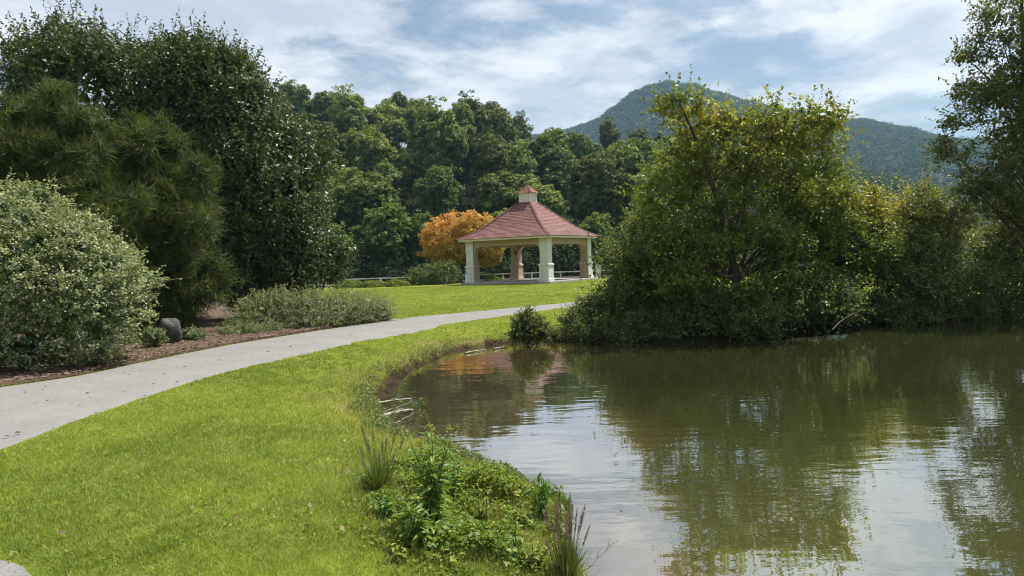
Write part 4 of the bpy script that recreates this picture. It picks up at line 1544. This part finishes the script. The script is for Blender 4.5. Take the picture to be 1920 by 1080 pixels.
for (ri, rowname, where, kind), ts in groups.items():
    ts.sort(key=lambda t: t[4])
    for j, t in enumerate(ts):
        lab = f"{kind} {rowname}, {where}" + (f", {ORD[min(j, 6)]}" if len(ts) > 1 else "")
        x, y, s, k = t[2], t[3], t[5], t[6]
        root = empty("forest_tree", (x, y, gh(x, y) - 0.4), lab, "tree", "trees on the wooded hill behind the pavilion", random.uniform(0, 6.28))
        root.scale = (s * random.uniform(.9, 1.15),) * 2 + (s * random.uniform(.92, 1.22),)
        crown, trunk = PROTO[k]
        link("crown", crown, root)
        link("trunk", trunk, root)

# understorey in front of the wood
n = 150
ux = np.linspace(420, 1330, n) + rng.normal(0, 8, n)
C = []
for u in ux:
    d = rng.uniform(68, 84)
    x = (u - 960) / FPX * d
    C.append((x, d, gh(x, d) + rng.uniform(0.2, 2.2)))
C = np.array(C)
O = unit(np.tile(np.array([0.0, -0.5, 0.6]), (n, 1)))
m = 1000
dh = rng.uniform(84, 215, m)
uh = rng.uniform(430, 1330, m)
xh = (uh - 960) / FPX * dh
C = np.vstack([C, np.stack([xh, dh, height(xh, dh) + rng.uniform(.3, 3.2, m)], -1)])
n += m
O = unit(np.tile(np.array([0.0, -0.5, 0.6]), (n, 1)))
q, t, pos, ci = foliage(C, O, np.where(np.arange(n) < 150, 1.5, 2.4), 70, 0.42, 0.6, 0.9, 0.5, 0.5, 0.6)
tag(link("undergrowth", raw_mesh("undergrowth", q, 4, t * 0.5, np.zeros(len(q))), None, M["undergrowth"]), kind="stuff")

# ------------------------------------------------------------------ far hills with their woods
def ridge_hill(name, sky_px, d_base, d_ridge, z_base, nb, nd, crown_sz, ncrown, quads, qs, drop, seed, profile=1.25):
    """a hill whose ridge stands d_ridge metres away; returns nothing, adds the hill and its wood"""
    us = np.array([p[0] for p in sky_px], float)
    az = np.array([math.atan2(*(lambda r: (r[0], r[1]))(ray(u, v))) for u, v in sky_px])
    zr = np.array([EYE + ray(u, v)[2] / math.hypot(*ray(u, v)[:2]) * d_ridge for u, v in sky_px]) - drop

    def surf(a, f):
        top = np.interp(a, az, zr)
        top = top + 0.02 * d_ridge * 0.12 * vnoise(a * 60, a * 0, 1.0, seed)
        f_ = np.clip(f, 0, 1)
        z = z_base + (top - z_base) * (f_ ** profile * (1 - 0.25 * f_) / 0.75)
        over = np.clip(f - 1, 0, None)
        z = z - (top - z_base) * (over * 1.6) ** 1.5
        z = z + (top - z_base) * 0.075 * vnoise(a * 26 + f * 1.1, f * 3.2, 1.0, seed + 1) * np.sin(np.pi * np.clip(f, 0, 1))
        return z
    A, Fv = np.meshgrid(np.linspace(az[0], az[-1], nb), np.linspace(0, 1.6, nd))
    Dm = d_base + (d_ridge - d_base) * Fv
    Zs = surf(A, Fv)
    me = grid_mesh(name, np.sin(A) * Dm, np.cos(A) * Dm, Zs)
    tag(link(name, me, None, M["far_ground"]), kind="structure")
    a_lo = max(az[0], math.atan2(*ray(930, 300)[:2]))
    a = rng.uniform(a_lo, az[-1], ncrown)
    f = np.sqrt(rng.random(ncrown)) * 1.06
    f = cat(f, rng.uniform(0.97, 1.03, ncrown // 12))
    a = cat(a, rng.uniform(a_lo, az[-1], ncrown // 12))
    dm = d_base + (d_ridge - d_base) * f
    C = np.stack([np.sin(a) * dm, np.cos(a) * dm, surf(a, f) + crown_sz * 0.35], -1)
    O = unit(np.stack([-np.sin(a) * .5, -np.cos(a) * .5, np.ones_like(a)], -1))
    rc = crown_sz * rng.uniform(0.6, 1.25, len(C))
    q, t, pos, ci = foliage(C, O, rc, quads, qs, 0.75, 0.8, 0.35, 1.0, 0.18)
    tag(link(name + "_woods", raw_mesh(name + "_woods", q, 4, t), None, M["far_forest"]), kind="stuff")


ridge_hill("mountain", [(500, 330), (800, 290), (960, 262), (1065, 243), (1130, 217), (1175, 181), (1215, 158), (1255, 152), (1300, 158), (1385, 183), (1450, 203), (1540, 219), (1600, 222), (1680, 233), (1735, 248), (1800, 260), (1900, 262), (2000, 266), (2300, 320)],
           520, 1250, 4, 220, 50, 5.4, 9600, 16, 3.2, 4, 61, 1.2)
ridge_hill("foothill", [(900, 330), (1100, 305), (1300, 296), (1540, 300), (1640, 318), (1740, 345), (1900, 372), (2100, 410)],
           230, 520, 1, 90, 30, 3.4, 2500, 34, 1.6, 3, 71, 1.1)

# ------------------------------------------------------------------ near-shore details
def stick(label, a, b, r, sag=0.0, mat="driftwood", group="sticks at the water's edge", fork=None):
    a, b = np.array(a, float), np.array(b, float)
    root = empty("driftwood_branch", a, label, "branch", group)
    L = np.linalg.norm(b - a)
    m = (b - a) / 2 + rng.normal(0, 0.05, 3) * L * np.array([1, 1, .2])
    m[2] += sag
    pts = bez((0, 0, 0), m, b - a, 8) + rng.normal(0, .004, (8, 3))
    link("branch", tube_mesh("branch", pts, r * np.linspace(1, .45, 8), 7), root, M[mat])
    for f, dv in (fork or []):
        s = pts[int(f * 7)]
        link("twig", tube_mesh("twig", bez(s, s + np.array(dv) * .5 + np.array([0, 0, .02]), s + np.array(dv), 5), r * .45 * np.linspace(1, .3, 5), 5), root, M[mat])


def W(u, v, dz):
    p = G(u, v, WZ + dz)
    return p


stick("upper pale stick lying half in the water by the grass edge", W(706, 757, .06), W(772, 748, .02), 0.020, 0.02, fork=[(.5, (0.14, .10, .02))])
stick("thicker pale branch below it, forked and slanting into the shallows", W(708, 782, .07), W(774, 768, .02), 0.030, 0.03, fork=[(.35, (.20, .14, .05)), (.6, (.12, -.05, .0))])
stick("thin curved twig nearest the grass tuft at the water's edge", W(712, 790, .05), W(748, 797, .01), 0.010, 0.02, fork=[(.4, (.10, .02, .01))])
stick("long thin stick floating under the far cut of the bank", W(872, 662, .02), W(912, 656, .015), 0.022, 0.01)
stick("short pale stick floating near the clump of tall fine grass", W(925, 654, .02), W(950, 650, .015), 0.022, 0.01, fork=[(.5, (.2, .08, .0))])
stick("dead grey twig arching out of the dark bank shrubs over the lake", W(1560, 618, .45), W(1632, 584, .35), 0.011, 0.25, "bark", fork=[(.3, (.5, .1, .2)), (.5, (.5, -.1, .05)), (.7, (.3, .1, .15))])

# leafy sprig growing at the sticks
b = G(780, 765, WZ)
grass_loc = (b[0], b[1], WZ - 0.03)
feathery_root = None
root = empty("leafy_sprig", grass_loc, "thin leafy sprig rising from the shallows beside the pale sticks", "plant")
bs = rng.normal(0, .03, (9, 3)) * np.array([1, 1, 0])
dr = unit(np.stack([rng.normal(0.1, .45, 9), rng.normal(0, .35, 9), np.ones(9)], -1))
LL = rng.uniform(.15, .36, 9)
sq = shoot_leaves(bs, dr, LL, 12, 0.045, 0.4, 0.3, 0.9)
link("foliage", raw_mesh("foliage", sq, 4, rng.random(len(sq)), (rng.random(len(sq)) < .3) * .6), root, M["herb"])
link("stems", weld(raw_mesh("stems", np.vstack([tube_arrays(bez(bs[i], bs[i] + dr[i] * LL[i] * .5, bs[i] + dr[i] * LL[i], 4), [.003, .0026, .002, .0012], 4) for i in range(9)]), 4)), root, M["stem"])["kind"] = "stuff"

# floating leaves and specks
n = 45
u = rng.uniform(760, 1500, n)
v = rng.uniform(690, 960, n)
pts = np.array([G(a, c, WZ + 0.006) for a, c in zip(u, v)])
ok = inside(lake_poly, pts[:, 0], pts[:, 1])
pts = pts[ok]
nr = np.tile([0, 0, 1.0], (len(pts), 1)) + rng.normal(0, .1, (len(pts), 3))
tag(link("floating_leaves", raw_mesh("floating_leaves", leaf_quads(pts, nr, rng.uniform(.015, .04, len(pts)), .5), 4, rng.random(len(pts))), None, M["chip"]), kind="stuff")

# ------------------------------------------------------------------ foreground planting at the water's edge
LEAFS = []


def leaf_blade(L, Wd, bend, fold):
    """one lance-shaped leaf along +Y, 10 faces"""
    k = 6
    vs, fs = [], []
    for i in range(k):
        t = i / (k - 1)
        w = Wd * math.sin(math.pi * min(t * 0.93 + 0.05, 1)) ** 0.8 * (1 - 0.35 * t)
        y_, z_ = L * t * (1 - .1 * bend * t), -bend * L * t * t * 0.6
        vs += [(-w / 2, y_, z_ + fold * w), (0, y_, z_), (w / 2, y_, z_ + fold * w)]
    for i in range(k - 1):
        a = i * 3
        fs += [(a, a + 1, a + 4, a + 3), (a + 1, a + 2, a + 5, a + 4)]
    me = bpy.data.meshes.new("leaf")
    me.from_pydata(vs, [], fs)
    me.polygons.foreach_set("use_smooth", np.ones(len(fs), dtype=bool))
    return me


def leaf_set(mat, L, Wd):
    out = []
    for i in range(6):
        me = leaf_blade(L * random.uniform(.85, 1.15), Wd * random.uniform(.85, 1.15), random.uniform(.2, 1.1), random.uniform(.1, .4))
        nv = len(me.vertices)
        for nm, val in (("tint", random.uniform(.1, .95)), ("autumn", random.choice([0, 0, 0, .15, .5]))):
            a = me.attributes.new(nm, 'FLOAT', 'POINT')
            a.data.foreach_set("value", np.full(nv, val, np.float32))
        me.materials.append(mat)
        out.append(me)
    return out


LS_BIG = leaf_set(M["herb"], 0.125, 0.042)
LS_MID = leaf_set(M["herb"], 0.075, 0.030)
LS_SMALL = leaf_set(M["weed"], 0.050, 0.026)


def herb(name, label, loc, stems, leaves, hgt, lean, per, droop=0.0, group=None, stem_mat="stem", top_small=True, flower=False):
    root = empty(name, loc, label, "plant", group)
    for s in range(stems):
        a = rng.random() * 6.283
        l = abs(rng.normal(0, lean))
        h = hgt * rng.uniform(0.6, 1.05) if s else hgt
        b0 = np.array([math.cos(a), math.sin(a), 0]) * .05 * rng.random()
        tip = b0 + np.array([math.cos(a) * l * h, math.sin(a) * l * h, h])
        pts = bez(b0, b0 + np.array([0, 0, h * .55]), tip, 8)
        link("stem", tube_mesh("stem", pts, np.linspace(.0055, .0018, 8), 5), root, M[stem_mat])
        n = int(per * h / hgt)
        ph = rng.random() * 6.28
        for i in range(n):
            t = 0.12 + 0.86 * i / max(n - 1, 1)
            j = t * 7
            j0 = min(int(j), 6)
            p = pts[j0] + (pts[j0 + 1] - pts[j0]) * (j - j0)
            ph += 2.4
            o = bpy.data.objects.new("leaf", random.choice(leaves))
            COL.objects.link(o)
            o.parent = root
            o.location = [float(x) for x in p]
            el = rng.uniform(-.1, .75) - droop
            o.rotation_euler = (el, rng.normal(0, .3), ph)
            sc = (1.15 - 0.65 * t ** 2 if top_small else 1) * rng.uniform(.75, 1.15)
            o.scale = (sc, sc, sc)
        if flower:
            m = 60
            hd = unit(rng.normal(0, 1, (m, 3)) + np.array([0, 0, .6]))
            tq = leaf_quads(tip + hd * rng.random(m)[:, None] * .035, hd, .012, .6)
            link("flower_head", raw_mesh("flower_head", tq, 4, rng.random(m), np.full(m, .5)), root, M["weed"])
    return root


def at(u, v):
    p = G(u, v, -0.05)
    for _ in range(4):
        p = G(u, v, gh(p[0], p[1]))
    return p


herb("tall_herb", "tallest broad-leaved weed at the grass edge, upright stems above the others", at(815, 1005), 12, LS_BIG, 0.70, .24, 24, flower=True, group="weeds at the lake edge")
herb("tall_herb", "dark bushy weed with broad leaves at the foot of the tallest one", at(790, 1030), 8, LS_BIG, 0.30, .5, 15, group="weeds at the lake edge")
herb("leafy_weed", "leafy weed with drooping narrow leaves leaning out over the water", at(1020, 985), 6, LS_MID, 0.36, .28, 20, .7, group="weeds at the lake edge", top_small=False)
herb("leafy_weed", "thin weed with dark hanging leaves, outermost over the water", at(1045, 1000), 3, LS_MID, 0.36, .5, 12, 1.0, group="weeds at the lake edge", stem_mat="red_stem", top_small=False)
herb("leafy_weed", "small upright weed against the water behind the tallest one", at(905, 930), 5, LS_SMALL, 0.26, .3, 18, group="weeds at the lake edge")
herb("leafy_weed", "low broad-leaved weed under the grass tuft, on the lawn side", at(690, 915), 7, LS_MID, 0.16, .7, 10, group="weeds at the lake edge")
herb("leafy_weed", "low weed with pale rounded leaves in front of the dark bushy one", at(835, 1062), 5, LS_SMALL, 0.13, .7, 9, group="weeds at the lake edge")
herb("leafy_weed", "pale green weed between the tallest weed and the grass tuft", at(770, 950), 6, LS_SMALL, 0.30, .4, 15, group="weeds at the lake edge")
for lab, u, v, st, ls, h, le, pr in (
        ("leafy weed with yellowish leaves in the middle of the planting by the lake", 900, 985, 6, LS_SMALL, .27, .5, 16),
        ("low spreading weed on the planting's lake side, behind the drooping one", 960, 945, 6, LS_SMALL, .24, .5, 15),
        ("young weed with broad leaves in front of the drooping one", 965, 1040, 6, LS_MID, .22, .6, 12),
        ("bushy small-leaved weed just short of the plumed fountain grass", 1000, 1075, 6, LS_SMALL, .22, .5, 15),
        ("leafy weed touching the lawn, in front of the brown-headed grass tuft", 725, 975, 6, LS_MID, .20, .6, 12),
        ("slim weed with upright stems, just behind the tallest one", 850, 945, 5, LS_MID, .36, .25, 18),
        ("small dark weed at the lawn side front of the planting", 755, 1050, 5, LS_SMALL, .14, .7, 10)):
    herb("leafy_weed", lab, at(u, v), st, ls, h, le, pr, group="weeds at the lake edge")
b = at(712, 922)
grass_tuft("fountain_grass", "fountain grass tuft with thin brownish seed heads on the lawn side", b, 460, 0.34, 0.0065, M["tuft"], 12, 0.62, "fountain grasses", "fountain grass", .8, .12, .12, .36)
b = at(1062, 1085)
grass_tuft("fountain_grass", "fountain grass with purplish brown plumes hanging over the lake", b, 420, 0.30, 0.007, M["tuft"], 26, 0.45, "fountain grasses", "fountain grass", .7, .2, .16, .33)
b = at(1085, 1075)
stick("thin reddish bare twig pointing out over the lake behind the plumes", P(1105, 1062, 4.1), P(1160, 1012, 4.4), 0.004, 0.0, "red_stem", None, fork=[(.4, (.03, .02, .05)), (.6, (.05, .0, .02)), (.75, (.02, .05, .04))])

# ground cover between them
gc_poly = np.array([at(u, v)[:2] for u, v in ((655, 925), (735, 860), (850, 872), (930, 885), (1000, 915), (1045, 965), (1065, 1030), (1085, 1085), (1040, 1110), (880, 1095), (800, 1060), (720, 1020), (680, 975))])
n = 21000
lo, hi = gc_poly.min(0), gc_poly.max(0)
x = rng.uniform(lo[0], hi[0], n * 2)
y = rng.uniform(lo[1], hi[1], n * 2)
ed = seg_dist(gc_poly, x, y)
ins = inside(gc_poly, x, y)
ok = (ins | ((ed < 0.12) & (rng.random(len(x)) < .35))) & (vnoise(x, y, .22, 97) + .6 * vnoise(x, y, .09, 98) + rng.normal(0, .3, len(x)) > -.12)
x, y, ed, ins = x[ok][:n], y[ok][:n], ed[ok][:n], ins[ok][:n]
n = len(x)
mound = np.clip(np.where(ins, ed, 0) / 0.35, 0, 1)
top = (0.03 + 0.22 * mound) * (0.65 + 0.55 * vnoise(x, y, 0.28, 91) + .25 * vnoise(x, y, .12, 92)).clip(.15, 1.4)
z = height(x, y) + top * rng.random(n) ** 0.45
pos = np.stack([x, y, z], -1)
nr = unit(np.stack([rng.normal(0, .55, n), rng.normal(0, .55, n), np.full(n, .8)], -1))
vn = vnoise(x, y, 0.3, 93)
tn = np.clip(.45 + .35 * vn + rng.normal(0, .25, n), 0, 1)
an = np.clip((rng.random(n) < .10) * rng.uniform(.3, 1, n) + .35 * smooth(0.0, .8, vnoise(x, y, .45, 95)) * smooth(gc_poly[:, 0].mean(), hi[0], x), 0, 1)
tag(link("ground_cover", raw_mesh("ground_cover", leaf_quads(pos, nr, rng.uniform(.018, .050, n), .55), 4, tn, an), None, M["weed"]), kind="stuff")
# longer grass round the planting and along the bank lip
n = 16000
x, y = rng.uniform(lo[0] - .3, hi[0] + .15, n), rng.uniform(lo[1] - .2, hi[1] + .3, n)
ed, ins, sd = seg_dist(gc_poly, x, y), inside(gc_poly, x, y), shore_sd(x, y)
ok = (ins | (ed < .28)) & (sd > .03) & (rng.random(n) < np.where(ins, .8, 1 - ed / .3))
x, y = x[ok], y[ok]
sx, sy = scatter(60000, 4, 19.5, 640, 1100, 1.3)
sds = shore_sd(sx, sy)
ok = (sds > .0) & (sds < .55) & (rng.random(len(sx)) < .55) & (vnoise(sx, sy, .35, 96) > -.35)
x, y = cat(x, sx[ok]), cat(y, sy[ok])
n = len(x)
dd = np.hypot(x, y)
blades("long_grass", np.stack([x, y], -1), height(x, y), rng.uniform(.04, .13, n), np.clip(.0011 * dd, .004, .03), rng.random(n), (rng.random(n) < .35) * rng.uniform(.3, 1, n), M["grass"], .7)

# small weeds in the lawn, straggling bank plants, fallen leaves
x, y = scatter(15000, 3.3, 15, -200, 1150, 1.6)
sd = shore_sd(x, y)
msk = vnoise(x, y, .8, 101) + .6 * vnoise(x, y, .25, 102)
ok = (sd > .3) & ~inside(path_poly, x, y) & ~inside(mulch_poly, x, y) & (msk > .15)
x, y = x[ok], y[ok]
n = len(x)
pos = np.stack([x, y, height(x, y) + rng.uniform(.008, .035, n)], -1)
nr = unit(np.stack([rng.normal(0, .45, n), rng.normal(0, .45, n), np.ones(n)], -1))
tag(link("lawn_weeds", raw_mesh("lawn_weeds", leaf_quads(pos, nr, rng.uniform(.012, .034, n) * (1 + .03 * y), .6), 4, rng.random(n) * .6, (rng.random(n) < .12) * rng.random(n)), None, M["weed"]), kind="stuff")
x, y = scatter(170000, 5, 19.5, 640, 1110, 1.2)
sd = shore_sd(x, y)
ok = (sd > -.04) & (sd < .38) & (vnoise(x, y, .4, 103) + .5 * vnoise(x, y, .15, 104) > -.2) & (rng.random(len(x)) < smooth(.40, .05, sd))
x, y, sd = x[ok], y[ok], sd[ok]
n = len(x)
pos = np.stack([x, y, np.maximum(height(x, y, sd), WZ) + .11 * rng.random(n) ** 1.5], -1)
nr = unit(np.stack([rng.normal(0, .6, n), rng.normal(0, .6, n), np.full(n, .8)], -1))
tag(link("bank_weeds", raw_mesh("bank_weeds", leaf_quads(pos, nr, rng.uniform(.02, .055, n), .45), 4, rng.random(n) * .8, (rng.random(n) < .12) * rng.random(n)), None, M["tuft"]), kind="stuff")
x, y = scatter(420, 4, 24, -100, 1100, 1.2)
ok = (shore_sd(x, y) > .5) & (inside(path_poly, x, y) | (rng.random(len(x)) < .25))
x, y = x[ok], y[ok]
n = len(x)
pos = np.stack([x, y, height(x, y) + np.where(inside(path_poly, x, y), .032, .04)], -1)
nr = unit(np.stack([rng.normal(0, .3, n), rng.normal(0, .3, n), np.ones(n)], -1))
tag(link("fallen_leaves", raw_mesh("fallen_leaves", leaf_quads(pos, nr, rng.uniform(.03, .07, n), .55), 4, rng.random(n)), None, M["chip"]), kind="stuff")

# ------------------------------------------------------------------ air
bm = bmesh.new()
box(bm, (-2600, -2600, -3.5), (2600, 2600, 400))
hm = bpy.data.materials.new("haze")
hm.use_nodes = True
hm.node_tree.nodes.clear()
ho = hm.node_tree.nodes.new("ShaderNodeOutputMaterial")
hv = hm.node_tree.nodes.new("ShaderNodeVolumePrincipled")
hv.inputs["Color"].default_value = (0.42, 0.70, 1.0, 1)
hv.inputs["Density"].default_value = 0.00018
hv.inputs["Anisotropy"].default_value = 0.25
hm.node_tree.links.new(hv.outputs[0], ho.inputs["Volume"])
tag(link("haze", bm_mesh(bm, "haze"), None, hm), kind="stuff")
